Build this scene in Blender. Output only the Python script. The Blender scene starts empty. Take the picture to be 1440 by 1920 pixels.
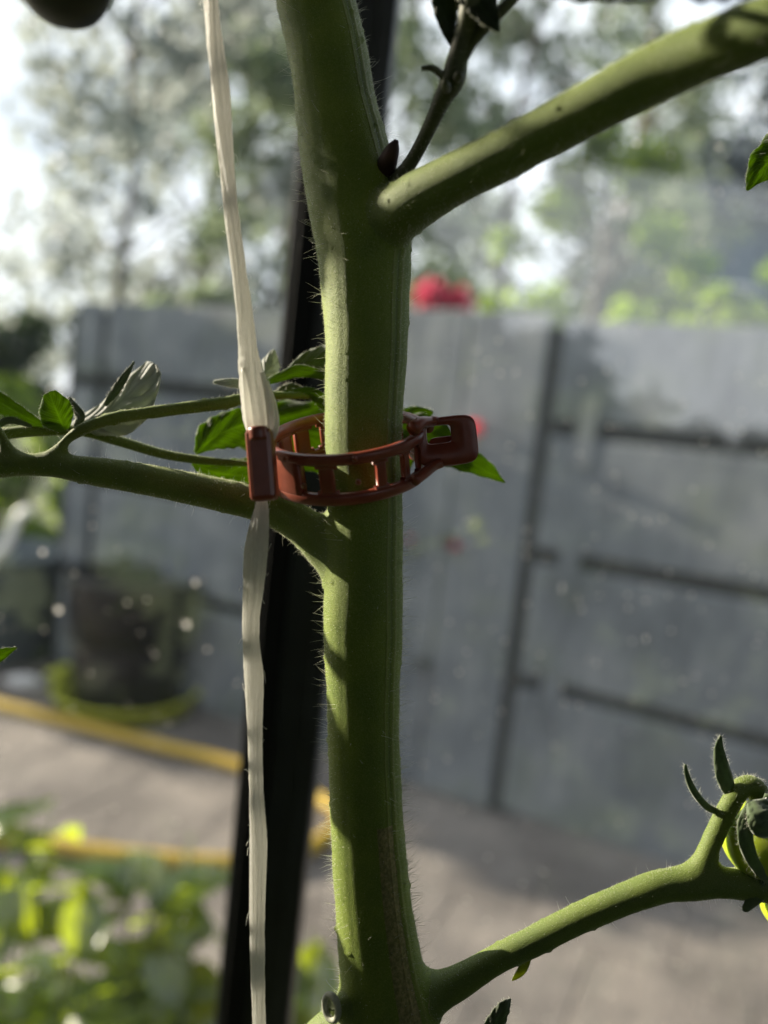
import bpy, bmesh, math, random
import numpy as np
from math import radians, sin, cos, pi, sqrt, atan2
from mathutils import Vector, Matrix, noise

random.seed(7)
rng = np.random.default_rng(7)
sc = bpy.context.scene
COL = sc.collection

# ------------------------------------------------------------------ camera
PITCH, ROLL = radians(6.0), radians(6.4)
CAM = np.array([0.0, 0.0, 1.33])
FW = np.array([0, cos(PITCH), -sin(PITCH)])
_r0 = np.array([1.0, 0, 0]); _u0 = np.array([0, sin(PITCH), cos(PITCH)])
UP = cos(ROLL) * _u0 - sin(ROLL) * _r0
RT = cos(ROLL) * _r0 + sin(ROLL) * _u0
cam = bpy.data.cameras.new('camera')
cam.sensor_fit = 'HORIZONTAL'; cam.sensor_width = 24; cam.lens = 24
cam.clip_start = 0.01; cam.clip_end = 900
cam.dof.use_dof = True
cam.dof.focus_distance = 0.148
cam.dof.aperture_fstop = 24 / 3.9
camo = bpy.data.objects.new('camera', cam); COL.objects.link(camo)
camo.matrix_world = Matrix(((RT[0], UP[0], -FW[0], CAM[0]), (RT[1], UP[1], -FW[1], CAM[1]),
                            (RT[2], UP[2], -FW[2], CAM[2]), (0, 0, 0, 1)))
sc.camera = camo

# ------------------------------------------------------------------ light
SUN_PHI, SUN_EL = radians(21.0), radians(17.0)      # from the left, slightly behind the scene
SUN = np.array([-cos(SUN_PHI) * cos(SUN_EL), sin(SUN_PHI) * cos(SUN_EL), sin(SUN_EL)])
w = bpy.data.worlds.new('World'); sc.world = w; w.use_nodes = True
wn = w.node_tree.nodes; wl = w.node_tree.links
bg = wn['Background']; bg.inputs['Strength'].default_value = 0.055
sky = wn.new('ShaderNodeTexSky'); sky.sky_type = 'NISHITA'; sky.sun_disc = False
sky.sun_elevation = SUN_EL; sky.sun_rotation = -(pi / 2 - SUN_PHI)
sky.dust_density = 2.0; sky.air_density = 1.0
_tc = wn.new('ShaderNodeTexCoord'); _mp = wn.new('ShaderNodeMapping'); _mp.inputs['Scale'].default_value = (1, 1, 2.6)
_nz = wn.new('ShaderNodeTexNoise'); _nz.inputs['Scale'].default_value = 2.3; _nz.inputs['Detail'].default_value = 6
_cr = wn.new('ShaderNodeValToRGB'); _cr.color_ramp.elements[0].position = .32; _cr.color_ramp.elements[1].position = .55
_mx = wn.new('ShaderNodeMix'); _mx.data_type = 'RGBA'; _mx.inputs[7].default_value = (8.4, 8.8, 9.3, 1)
wl.new(_tc.outputs['Generated'], _mp.inputs['Vector']); wl.new(_mp.outputs[0], _nz.inputs['Vector'])
wl.new(_nz.outputs['Fac'], _cr.inputs['Fac']); wl.new(_cr.outputs['Color'], _mx.inputs[0])
wl.new(sky.outputs['Color'], _mx.inputs[6]); wl.new(_mx.outputs[2], bg.inputs['Color'])
sl = bpy.data.lights.new('sun', 'SUN'); sl.energy = 5.0; sl.angle = radians(0.6); sl.color = (1.0, 0.88, 0.70)
so = bpy.data.objects.new('sun', sl); COL.objects.link(so)
so.rotation_euler = Vector(SUN).to_track_quat('Z', 'Y').to_euler()
sc.view_settings.view_transform = 'Standard'; sc.view_settings.look = 'None'
sc.view_settings.exposure = 1.82; sc.view_settings.gamma = 1
sc.view_settings.use_curve_mapping = False
sc.render.engine = 'CYCLES'
sc.cycles.use_denoising = True
sc.cycles.max_bounces = 8; sc.cycles.transparent_max_bounces = 16
sc.cycles.sample_clamp_indirect = 6; sc.cycles.caustics_reflective = False; sc.cycles.caustics_refractive = False

# ------------------------------------------------------------------ helpers
def P(px, py, d):
    """point seen at photo pixel (1440 x 1920) at depth d metres"""
    return CAM + d * (FW + RT * ((px - 720) / 1440) + UP * ((960 - py) / 1440))

def G(px, py, z=0.0):
    r = FW + RT * ((px - 720) / 1440) + UP * ((960 - py) / 1440)
    return CAM + r * ((z - CAM[2]) / r[2])

def tag(o, label=None, cat=None, group=None, kind=None):
    if label: o['label'] = label
    if cat: o['category'] = cat
    if group: o['group'] = group
    if kind: o['kind'] = kind
    return o

def empty(name, loc, label, cat, group=None):
    o = bpy.data.objects.new(name, None); COL.objects.link(o)
    o.location = Vector(loc); o.empty_display_size = .02
    return tag(o, label, cat, group)

def wloc(o):
    v = Vector((0, 0, 0))
    while o is not None:
        v += Vector(o.location); o = o.parent
    return v

def mesh_from(verts, faces, smooth=True, name='m'):
    me = bpy.data.meshes.new(name)
    me.from_pydata([tuple(map(float, v)) for v in verts], [], [tuple(int(i) for i in f) for f in faces])
    if smooth: me.polygons.foreach_set('use_smooth', [True] * len(me.polygons))
    me.update()
    return me

def obj(name, verts, faces, mat, parent=None, base=None, smooth=True):
    """verts in WORLD coordinates; origin moved to the parent's (or to base)"""
    off = wloc(parent) if parent is not None else Vector(base) if base is not None else Vector((0, 0, 0))
    V = np.asarray(verts, float) - np.array(off)
    me = mesh_from(V, faces, smooth, name)
    o = bpy.data.objects.new(name, me); COL.objects.link(o)
    if mat is not None: me.materials.append(mat)
    if parent is not None: o.parent = parent
    elif base is not None: o.location = off
    return o

class MB:
    def __init__(s): s.v = []; s.f = []
    def add(s, V, F):
        n = len(s.v); s.v += [tuple(x) for x in V]; s.f += [tuple(i + n for i in q) for q in F]
    def box(s, c, X, Y, Z, hx, hy, hz, bev=0):
        c, X, Y, Z = map(np.asarray, (c, X, Y, Z))
        if bev <= 0:
            V = [c + X * a * hx + Y * b * hy + Z * k * hz for a in (-1, 1) for b in (-1, 1) for k in (-1, 1)]
            F = [(0, 1, 3, 2), (4, 6, 7, 5), (0, 4, 5, 1), (2, 3, 7, 6), (0, 2, 6, 4), (1, 5, 7, 3)]
        else:
            # octagonal-ish chamfer in all directions via bmesh
            bm = bmesh.new(); bmesh.ops.create_cube(bm, size=2)
            for v in bm.verts: v.co = Vector((v.co.x * hx, v.co.y * hy, v.co.z * hz))
            bmesh.ops.bevel(bm, geom=list(bm.edges) , offset=bev, segments=2, affect='EDGES', profile=.5)
            bm.verts.index_update()
            V = [c + X * v.co.x + Y * v.co.y + Z * v.co.z for v in bm.verts]
            F = [[v.index for v in f.verts] for f in bm.faces]; bm.free()
        s.add(V, F); return s
    def tube(s, pts, rad, n=10, caps=True, flat=1.0, flatdir=None):
        pts = np.asarray(pts, float); m = len(pts)
        rad = np.broadcast_to(np.asarray(rad, float), (m,))
        T = np.gradient(pts, axis=0); T /= np.linalg.norm(T, axis=1)[:, None] + 1e-12
        ref = np.array([0, 0, 1.]) if abs(T[0][2]) < .9 else np.array([1., 0, 0])
        N = ref - T[0] * (ref @ T[0]); N /= np.linalg.norm(N)
        V = []
        for i in range(m):
            N = N - T[i] * (N @ T[i]); N /= np.linalg.norm(N)
            B = np.cross(T[i], N)
            for k in range(n):
                a = 2 * pi * k / n
                V.append(pts[i] + rad[i] * (N * cos(a) + B * sin(a)))
        F = [(i * n + k, i * n + (k + 1) % n, (i + 1) * n + (k + 1) % n, (i + 1) * n + k) for i in range(m - 1) for k in range(n)]
        if caps: F += [tuple(range(n - 1, -1, -1)), tuple((m - 1) * n + k for k in range(n))]
        s.add(V, F); return s
    def build(s, name, mat, parent=None, base=None, smooth=False):
        return obj(name, s.v, s.f, mat, parent, base, smooth)

def spline(pts, n):
    """Catmull-Rom through rows of pts (any columns), n samples"""
    p = np.asarray(pts, float)
    if len(p) < 3:
        t = np.linspace(0, 1, n)[:, None]; return p[0] * (1 - t) + p[-1] * t
    q = np.vstack([2 * p[0] - p[1], p, 2 * p[-1] - p[-2]])
    out = []
    for t in np.linspace(0, len(p) - 1, n):
        i = min(int(t), len(p) - 2); u = t - i
        a, b, c, d = q[i], q[i + 1], q[i + 2], q[i + 3]
        out.append(.5 * ((2 * b) + (-a + c) * u + (2 * a - 5 * b + 4 * c - d) * u * u + (-a + 3 * b - 3 * c + d) * u ** 3))
    return np.array(out)

# ------------------------------------------------------------------ materials
class NT:
    def __init__(s, name):
        s.m = bpy.data.materials.new(name); s.m.use_nodes = True
        s.n = s.m.node_tree.nodes; s.l = s.m.node_tree.links
        s.p = s.n['Principled BSDF']; s.out = s.n['Material Output']
    def new(s, t, **kw):
        x = s.n.new(t)
        for k, v in kw.items(): setattr(x, k, v)
        return x
    def link(s, a, b): s.l.new(a, b)
    def coord(s, scale=(1, 1, 1), kind='Object'):
        tc = s.new('ShaderNodeTexCoord'); mp = s.new('ShaderNodeMapping')
        mp.inputs['Scale'].default_value = scale
        s.link(tc.outputs[kind], mp.inputs['Vector']); return mp.outputs['Vector']
    def noise(s, vec, scale, detail=4, rough=.55):
        x = s.new('ShaderNodeTexNoise'); x.inputs['Scale'].default_value = scale
        x.inputs['Detail'].default_value = detail; x.inputs['Roughness'].default_value = rough
        s.link(vec, x.inputs['Vector']); return x.outputs['Fac']
    def ramp(s, fac, stops):
        x = s.new('ShaderNodeValToRGB'); e = x.color_ramp.elements
        while len(e) < len(stops): e.new(.5)
        for i, (pos, c) in enumerate(stops):
            e[i].position = pos; e[i].color = (*c, 1) if len(c) == 3 else c
        s.link(fac, x.inputs['Fac']); return x.outputs['Color']
    def mix(s, fac, a, b, mode='MIX'):
        x = s.new('ShaderNodeMix', data_type='RGBA', blend_type=mode)
        for v, i in ((fac, 0), (a, 6), (b, 7)):
            if hasattr(v, 'is_linked'): s.link(v, x.inputs[i])
            elif i == 0: x.inputs[0].default_value = v
            else: x.inputs[i].default_value = (*v, 1)
        return x.outputs[2]
    def ramp_f(s, fac, a, b):
        x = s.new('ShaderNodeMapRange'); x.inputs[1].default_value = a; x.inputs[2].default_value = b
        s.link(fac, x.inputs[0]); return x.outputs[0]
    def math(s, op, a, b=None, c=None):
        x = s.new('ShaderNodeMath', operation=op)
        for i, v in enumerate((a, b, c)):
            if v is None: continue
            if hasattr(v, 'is_linked'): s.link(v, x.inputs[i])
            else: x.inputs[i].default_value = v
        return x.outputs[0]
    def bump(s, h, strength, dist):
        x = s.new('ShaderNodeBump'); x.inputs['Strength'].default_value = strength; x.inputs['Distance'].default_value = dist
        s.link(h, x.inputs['Height']); s.link(x.outputs['Normal'], s.p.inputs['Normal']); return x.outputs['Normal']
    def attr(s, name):
        x = s.new('ShaderNodeAttribute', attribute_name=name); return x.outputs['Fac']
    def set(s, **kw):
        for k, v in kw.items():
            i = s.p.inputs[k.replace('_', ' ')]
            if hasattr(v, 'is_linked'): s.link(v, i)
            elif isinstance(v, tuple): i.default_value = (*v, 1)
            else: i.default_value = v
        return s

def simple(name, col, rough=.6, var=.25, scale=30, **kw):
    t = NT(name); f = t.noise(t.coord(), scale)
    lo = tuple(c * (1 - var) for c in col); hi = tuple(min(1, c * (1 + var)) for c in col)
    t.set(Base_Color=t.ramp(f, [(.3, lo), (.7, hi)]), Roughness=rough, **kw)
    return t.m

def translucent_mat(name, col, trans, tfac=.4, rough=.5, var=.3, scale=25, veins=False, spec=.4, sheen=0, under=None, fold_shade=None):
    """principled front mixed with translucent light passing through"""
    t = NT(name)
    f = t.noise(t.coord(), scale)
    lo = tuple(c * (1 - var) for c in col); hi = tuple(min(1, c * (1 + var)) for c in col)
    c = t.ramp(f, [(.3, lo), (.7, hi)])
    tlo = tuple(x * (1 - var) for x in trans); thi = tuple(min(1, x * (1 + var)) for x in trans)
    tcol = t.ramp(f, [(.3, tlo), (.7, thi)])
    if under:
        g = t.new('ShaderNodeNewGeometry'); c = t.mix(g.outputs['Backfacing'], c, under)
    nrm = None
    if veins:
        u, v = t.attr('lu'), t.attr('lv')
        av = t.math('ABSOLUTE', v)
        ph = t.math('SUBTRACT', t.math('MULTIPLY', u, float(veins)), t.math('MULTIPLY', av, float(veins) * .34))
        side = t.math('POWER', t.math('ABSOLUTE', t.math('COSINE', ph)), 5.0 if fold_shade else 22.0)
        mid = t.math('GREATER_THAN', .055, av)
        fine = t.new('ShaderNodeTexVoronoi', feature='DISTANCE_TO_EDGE'); fine.inputs['Scale'].default_value = 900
        t.link(t.coord(), fine.inputs['Vector'])
        fe = t.math('LESS_THAN', fine.outputs['Distance'], .06)
        vn = t.math('MAXIMUM', side, mid)
        vn2 = t.math('ADD', vn, t.math('MULTIPLY', fe, .25))
        tcol = t.mix(t.math('MULTIPLY', vn, .45), tcol, tuple(min(1, x * 1.6 + .04) for x in trans))
        c = t.mix(t.math('MULTIPLY', vn, .3), c, tuple(min(1, x * 1.5 + .02) for x in col))
        if fold_shade: c = t.mix(t.math('MULTIPLY', vn, .8), c, fold_shade)  # shading of the leaf folds put in as dark bands
        nrm = t.bump(t.math('ADD', t.math('MULTIPLY', vn2, -1), t.math('MULTIPLY', t.noise(t.coord(), 1800), .5)), .55, .00025)
    t.set(Base_Color=c, Roughness=rough, Specular_IOR_Level=spec)
    if sheen: t.set(Sheen_Weight=sheen, Sheen_Roughness=.5)
    tr = t.new('ShaderNodeBsdfTranslucent'); t.link(tcol, tr.inputs['Color'])
    if nrm: t.link(nrm, tr.inputs['Normal'])
    mx = t.new('ShaderNodeMixShader'); mx.inputs[0].default_value = tfac
    t.link(t.p.outputs[0], mx.inputs[1]); t.link(tr.outputs[0], mx.inputs[2]); t.link(mx.outputs[0], t.out.inputs['Surface'])
    return t.m

def make_stem_mat():
    t = NT('tomato_stem_skin')
    a, ln, k = t.attr('ang'), t.attr('len'), t.attr('kind')
    co = t.coord()
    n1 = t.noise(co, 120, 5); n2 = t.noise(co, 1400, 4, .7)
    base = t.ramp(n1, [(.3, (.080, .130, .005)), (.7, (.132, .185, .010))])
    gr = t.noise(co, 5200, 2, .5)
    base = t.mix(t.math('MULTIPLY', t.ramp_f(gr, .46, .66), .16), base, (.62, .62, .26))
    # long ribs running with the stem (in ang) slightly broken up
    wob = t.math('ADD', a, t.math('MULTIPLY', t.math('SUBTRACT', t.noise(t.coord((1, 1, .2)), 60, 3), .5), .10))
    def line(pos, wid):
        d = t.math('ABSOLUTE', t.math('SUBTRACT', wob, pos))
        return t.math('MAXIMUM', t.math('SUBTRACT', 1.0, t.math('DIVIDE', d, wid)), 0.0)
    pale = t.math('MAXIMUM', line(.60, .035), line(.80, .05))
    dark = t.math('MAXIMUM', line(.70, .06), t.math('MULTIPLY', line(-.52, .16), .45))
    base = t.mix(t.math('MULTIPLY', pale, t.math('MULTIPLY', k, .45)), base, (.20, .19, .07))
    base = t.mix(t.math('MULTIPLY', dark, t.math('MULTIPLY', k, .5)), base, (.03, .055, .008))
    # corky tan strip low on the right of the main stem
    m = t.math('MULTIPLY', t.math('MULTIPLY', t.math('GREATER_THAN', ln, 1.53), k),
               t.math('MULTIPLY', t.math('GREATER_THAN', wob, .30), t.math('LESS_THAN', wob, .72)))
    cork = t.ramp(n2, [(.4, (.12, .10, .04)), (.62, (.30, .235, .11))])
    base = t.mix(t.math('MULTIPLY', m, .8), base, cork)
    base = t.mix(t.math('MULTIPLY', t.math('SUBTRACT', 1.0, k), .35), base, (.075, .10, .045))
    rough = .62
    t.set(Base_Color=base, Roughness=rough, Specular_IOR_Level=.35, Sheen_Weight=.38, Sheen_Roughness=.35,
          Sheen_Tint=(.85, .9, .6))
    t.p.inputs['Subsurface Weight'].default_value = .35
    t.p.inputs['Subsurface Radius'].default_value = (.9, 1.2, .2)
    t.p.inputs['Subsurface Scale'].default_value = .0012
    h = t.math('ADD', t.math('MULTIPLY', gr, 1.1), t.math('MULTIPLY', t.math('MULTIPLY', t.math('SUBTRACT', pale, dark), k), 1.0))
    h = t.math('ADD', h, t.math('MULTIPLY', t.noise(t.coord(), 500, 3), .8))
    t.bump(h, .55, .00018)
    return t.m

M = {}
M['stem'] = make_stem_mat()
M['leaf'] = translucent_mat('tomato_leaf_blade', (.036, .060, .010), (.25, .38, .010), .58, .55, .22, 160, veins=44, sheen=.35, under=(.055, .085, .035))
M['leaf_grey'] = translucent_mat('tomato_leaf_underside', (.50, .54, .50), (.36, .39, .30), .38, .6, .15, 200, fold_shade=(.25, .29, .27), veins=19, sheen=.8)
M['leaf_dull'] = translucent_mat('tomato_leaf_dull', (.075, .10, .055), (.10, .18, .03), .25, .6, .2, 200, veins=44, sheen=.6)
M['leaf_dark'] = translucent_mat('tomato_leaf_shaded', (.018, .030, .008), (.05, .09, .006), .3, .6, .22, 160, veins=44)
M['bract'] = translucent_mat('bract', (.12, .15, .03), (.4, .45, .04), .5, .6, .2, 400)
M['hair'] = translucent_mat('plant_hair', (.85, .86, .78), (.9, .9, .8), .6, .3, .05, 50)
M['sepal'] = translucent_mat('sepal_skin', (.075, .115, .045), (.10, .18, .02), .25, .6, .25, 900, sheen=.7)

t = NT('tomato_skin')
n = t.noise(t.coord(), 260)
t.set(Base_Color=t.ramp(n, [(.3, (.32, .42, .022)), (.7, (.42, .50, .035))]), Roughness=.32, Specular_IOR_Level=.5)
t.p.inputs['Subsurface Weight'].default_value = .8; t.p.inputs['Subsurface Radius'].default_value = (1.0, 1.1, .15)
t.p.inputs['Subsurface Scale'].default_value = .003
M['fruit'] = t.m
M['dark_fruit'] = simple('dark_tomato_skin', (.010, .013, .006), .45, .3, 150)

t = NT('brick_red_plastic')
n = t.noise(t.coord(), 350, 3)
t.set(Base_Color=t.ramp(n, [(.3, (.18, .038, .020)), (.7, (.225, .052, .028))]), Roughness=.34, Specular_IOR_Level=.5)
t.p.inputs['Subsurface Weight'].default_value = .15; t.p.inputs['Subsurface Radius'].default_value = (1.5, .4, .3); t.p.inputs['Subsurface Scale'].default_value = .0008
t.bump(t.noise(t.coord(), 2500, 3), .12, .0001)
M['clip'] = t.m

t = NT('white_twine')
g = t.attr('fib')
st = t.noise(t.coord((1, 1, 1)), 300, 3)
cx = t.new('ShaderNodeCombineXYZ'); t.link(t.math('MULTIPLY', t.math('COSINE', t.attr('fa')), 3.2), cx.inputs[0])
t.link(t.math('MULTIPLY', t.math('SINE', t.attr('fa')), 3.2), cx.inputs[1]); t.link(t.math('MULTIPLY', t.attr('fl'), .22), cx.inputs[2])
fb = t.ramp_f(t.noise(cx.outputs[0], 2.6, 6, .75), .35, .65)
t.set(Base_Color=t.mix(t.math('MULTIPLY', fb, .8), (.86, .86, .83), (.54, .54, .50)), Roughness=.38, Specular_IOR_Level=.45, Sheen_Weight=.3)
tr = t.new('ShaderNodeBsdfTranslucent'); tr.inputs['Color'].default_value = (.95, .94, .88, 1)
mx = t.new('ShaderNodeMixShader'); mx.inputs[0].default_value = .55
t.link(t.p.outputs[0], mx.inputs[1]); t.link(tr.outputs[0], mx.inputs[2]); t.link(mx.outputs[0], t.out.inputs['Surface'])
nb = t.bump(t.math('ADD', fb, t.math('MULTIPLY', st, .4)), .9, .0004); t.link(nb, tr.inputs['Normal'])
M['twine'] = t.m

M['frame'] = simple('black_coated_aluminium', (.016, .018, .023), .36, .35, 40, Specular_IOR_Level=.4)
M['seal'] = simple('black_rubber_seal', (.006, .006, .007), .7, .2, 60, Specular_IOR_Level=.15)

def glass_mat(name, amount):
  t = NT(name)
  gl = t.new('ShaderNodeBsdfGlossy'); gl.inputs['Roughness'].default_value = .012; gl.inputs['Color'].default_value = (1, 1, 1, 1)
  tp = t.new('ShaderNodeBsdfTransparent'); tp.inputs['Color'].default_value = (.95, .97, .965, 1)
  fr = t.new('ShaderNodeFresnel'); fr.inputs['IOR'].default_value = 2.0
  m1 = t.new('ShaderNodeMixShader'); t.link(fr.outputs[0], m1.inputs[0]); t.link(tp.outputs[0], m1.inputs[1]); t.link(gl.outputs[0], m1.inputs[2])
  tr = t.new('ShaderNodeBsdfTranslucent'); tr.inputs['Color'].default_value = (.66, .78, .95, 1)
  df = t.new('ShaderNodeBsdfDiffuse'); df.inputs['Color'].default_value = (.7, .72, .72, 1)
  m2 = t.new('ShaderNodeMixShader'); m2.inputs[0].default_value = .35; t.link(tr.outputs[0], m2.inputs[1]); t.link(df.outputs[0], m2.inputs[2])
  d1 = t.noise(t.coord(), 14, 5, .65); d2 = t.noise(t.coord((3, 3, .5)), 8, 4)
  dust = t.math('MULTIPLY', t.math('ADD', t.math('MULTIPLY', d1, .6), t.math('MULTIPLY', d2, .6)), amount)
  m3 = t.new('ShaderNodeMixShader'); t.link(dust, m3.inputs[0]); t.link(m1.outputs[0], m3.inputs[1]); t.link(m2.outputs[0], m3.inputs[2])
  t.link(m3.outputs[0], t.out.inputs['Surface'])
  return t.m
M['glass'] = glass_mat('dusty_glass', .038); M['glass_clear'] = glass_mat('cleaner_glass', .012)
M['spot'] = translucent_mat('glint_white_spot', (.8, .78, .76), (.9, .86, .82), .6, .2, .02, 10, spec=1.0)  # white colour stands in for the sun glinting in the drops

def board_mat():
    t = NT('weathered_grey_board')
    oi = t.new('ShaderNodeObjectInfo')
    co = t.coord()
    a = t.noise(co, 3.2, 5, .6); b = t.noise(t.coord((1, 1, .25)), 22, 5, .65); c2 = t.noise(t.coord(), 90, 3)
    col = t.ramp(t.math('ADD', t.math('MULTIPLY', a, .55), t.math('MULTIPLY', b, .45)),
                 [(.36, (.082, .092, .104)), (.5, (.158, .174, .19)), (.64, (.27, .285, .29))])
    col = t.mix(t.math('MULTIPLY', oi.outputs['Random'], .35), col, (.12, .135, .155))
    # green algae breaking through in soft patches
    al = t.ramp(t.noise(t.coord((1, 1, 1.6)), 2.4, 4, .7), [(.52, (0, 0, 0)), (.70, (1, 1, 1))])
    x = t.new('ShaderNodeRGBToBW'); t.link(al, x.inputs[0])
    col = t.mix(t.math('MULTIPLY', x.outputs[0], .5), col, (.17, .20, .125))
    t.set(Base_Color=col, Roughness=.72, Specular_IOR_Level=.3)
    t.bump(t.math('ADD', b, t.math('MULTIPLY', c2, .5)), .4, .004)
    return t.m
M['board'] = board_mat()
M['dark_wood'] = simple('gap_shade_wood', (.020, .023, .021), .8, .4, 18)  # near-black tone stands in for shade in the fence gaps

t = NT('patio_paving')
_g = t.new('ShaderNodeNewGeometry'); co = _g.outputs['Position']; _oi = t.new('ShaderNodeObjectInfo')
a = t.noise(co, 2.2, 6, .6); b = t.noise(co, 60, 4, .7)
col = t.ramp(a, [(.36, (.095, .085, .078)), (.5, (.165, .148, .134)), (.64, (.27, .24, .212))])
col = t.mix(t.math('MULTIPLY', _oi.outputs['Random'], .15), col, (.17, .14, .12))
col = t.mix(t.math('MULTIPLY', b, .35), col, (.12, .10, .09))
t.set(Base_Color=col, Roughness=.75, Specular_IOR_Level=.35)
t.bump(t.math('ADD', t.noise(co, 9, 5, .7), t.math('MULTIPLY', b, .5)), .8, .02)
M['patio'] = t.m
M['joint'] = simple('sandy_joint', (.15, .135, .12), .9, .3, 60)
M['soil'] = simple('dark_garden_soil', (.055, .04, .028), .9, .5, 40)
t = NT('garden_ground')
n = t.noise(t.coord(), .8, 6, .6)
t.set(Base_Color=t.ramp(n, [(.35, (.05, .07, .025)), (.6, (.10, .13, .04)), (.75, (.16, .15, .08))]), Roughness=.9)
M['ground'] = t.m
M['hose'] = simple('yellow_hose', (.42, .285, .03), .5, .15, 20)
M['saucer'] = simple('lime_plastic', (.42, .46, .03), .35, .12, 20)
t = NT('black_pot_plastic'); n = t.noise(t.coord((1, 1, .3)), 14, 4)
t.set(Base_Color=t.ramp(n, [(.3, (.006, .006, .007)), (.7, (.016, .016, .018))]), Roughness=.33, Specular_IOR_Level=.35)
M['pot'] = t.m
M['bin'] = simple('blue_grey_plastic', (.075, .095, .10), .4, .25, 9)
M['white'] = simple('white_enamel', (.75, .74, .72), .35, .06, 9)
M['stone'] = simple('pale_stone', (.55, .54, .53), .8, .15, 12)
M['petal_bright'] = translucent_mat('bright_red_petals', (.75, .02, .04), (.8, .02, .05), .5, .6, .15, 10)
M['petal'] = translucent_mat('red_petals', (.60, .09, .15), (.62, .10, .17), .5, .6, .15, 10)
M['bark'] = simple('tree_bark', (.075, .065, .05), .9, .4, 6)
M['roof'] = simple('grey_roof_slates', (.16, .17, .19), .6, .2, 3)
M['render_wall'] = simple('blue_grey_wall', (.13, .16, .21), .8, .12, 1.5)
M['window'] = simple('window_glass', (.03, .035, .04), .08, .2, 1)

def foliage_mat(name, a, tr, f=.45):
    return translucent_mat(name, a, tr, f, .5, .45, .9, spec=.5)
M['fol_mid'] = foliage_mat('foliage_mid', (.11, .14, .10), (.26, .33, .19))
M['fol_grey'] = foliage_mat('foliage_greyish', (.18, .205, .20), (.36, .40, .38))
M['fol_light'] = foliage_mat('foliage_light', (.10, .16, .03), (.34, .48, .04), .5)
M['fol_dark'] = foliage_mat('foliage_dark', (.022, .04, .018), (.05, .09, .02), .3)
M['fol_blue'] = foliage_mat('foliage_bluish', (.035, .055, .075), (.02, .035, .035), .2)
M['pep_leaf'] = translucent_mat('glossy_pepper_leaf', (.04, .07, .012), (.50, .62, .012), .50, .27, .3, 12, spec=1.0)
M['pep_stem'] = simple('pepper_stem', (.10, .14, .04), .5, .2, 30)

# ------------------------------------------------------------------ setting
S_ = 400.0
o = obj('ground', [(-S_, -S_, -.02), (S_, -S_, -.02), (S_, S_, -.02), (-S_, S_, -.02)], [(0, 1, 2, 3)], M['ground']); o['kind'] = 'structure'
PAV = obj('patio', [(-4.5, .62, -.011), (4.5, .62, -.011), (4.5, 3.9, -.011), (-4.5, 5.2, -.011)], [(0, 1, 2, 3)], M['joint']); PAV['kind'] = 'structure'
_u = np.array([cos(radians(-26.25)), sin(radians(-26.25)), 0]); _v = np.array([-_u[1], _u[0], 0])
_mb = MB().box((0, 0, 0), _u, _v, (0, 0, 1), .1982, .1982, .014, .004); _sm = mesh_from(_mb.v, _mb.f, False, 'paving_slab'); _sm.materials.append(M['patio'])
for i in range(-9, 14):
    for j in range(-9, 5):
        c = np.array([-1.383, 3.62, 0]) + _u * (i + .5 * (j % 2)) * .4 + _v * (j * .4 + .05)
        if not (-2.3 < c[0] < 2.0 and 1.15 < c[1] < 4.3): continue
        o = bpy.data.objects.new('paving_slab', _sm); COL.objects.link(o); o.parent = PAV
        o.location = (c[0], c[1], -.014 + random.uniform(-.001, .001)); o.rotation_euler = (random.uniform(-.002, .002), random.uniform(-.002, .002), random.choice([0, pi / 2, pi]))
# sloping sheet of planting soil along the greenhouse
mb = MB(); nx, ny = 60, 14
V = []; F = []
for j in range(ny + 1):
    for i in range(nx + 1):
        x = -4.5 + 9 * i / nx; y = .45 + (.62 + 0.62 - .45) * j / ny
        V.append((x, y, .01 + .05 * sin(pi * j / ny) + .012 * noise.noise(Vector((x * 6, y * 6, 0)))))
for j in range(ny):
    for i in range(nx):
        q = j * (nx + 1) + i; F.append((q, q + 1, q + nx + 2, q + nx + 1))
o = obj('planting_soil', V, F, M['soil']); o['kind'] = 'structure'

# ---- fence: s runs along it from A, towards the viewer on the right
FA = np.array([-1.383, 3.620, 0.0]); _ang = radians(-26.25)
FS = np.array([cos(_ang), sin(_ang), 0]); FN = np.array([sin(_ang), -cos(_ang), 0])   # FN faces the camera
ZZ = np.array([0, 0, 1.0])
def FP(s, z, off=0.0): return FA + FS * s + ZZ * z + FN * off
fence = empty('fence', FP(1.8, 0), 'tall blue-grey weathered fence of wide boards with dark gaps, across the patio', 'fence')
def board(name, s0, s1, z0, z1, off, th, mat=None, bev=.006):
    c = FP((s0 + s1) / 2, (z0 + z1) / 2, off)
    m = MB().box((0, 0, 0), FS, ZZ, FN, (s1 - s0) / 2, (z1 - z0) / 2, th / 2, bev)
    me_o = obj(name, np.array(m.v) + c, m.f, mat or M['board'], fence, smooth=False)
    return me_o
rows = [(.03, .478), (.530, .932), (.986, 1.378), (1.436, 1.772)]
for s0, s1 in ((-.17, -.02), (.04, 1.50), (2.148, 3.60), (3.66, 5.2)):
    for i, (z0, z1) in enumerate(rows):
        board('board', s0, s1, z0 + random.uniform(-.004, .004), z1 + random.uniform(-.003, .003), random.uniform(-.006, .006), .032)
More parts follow.
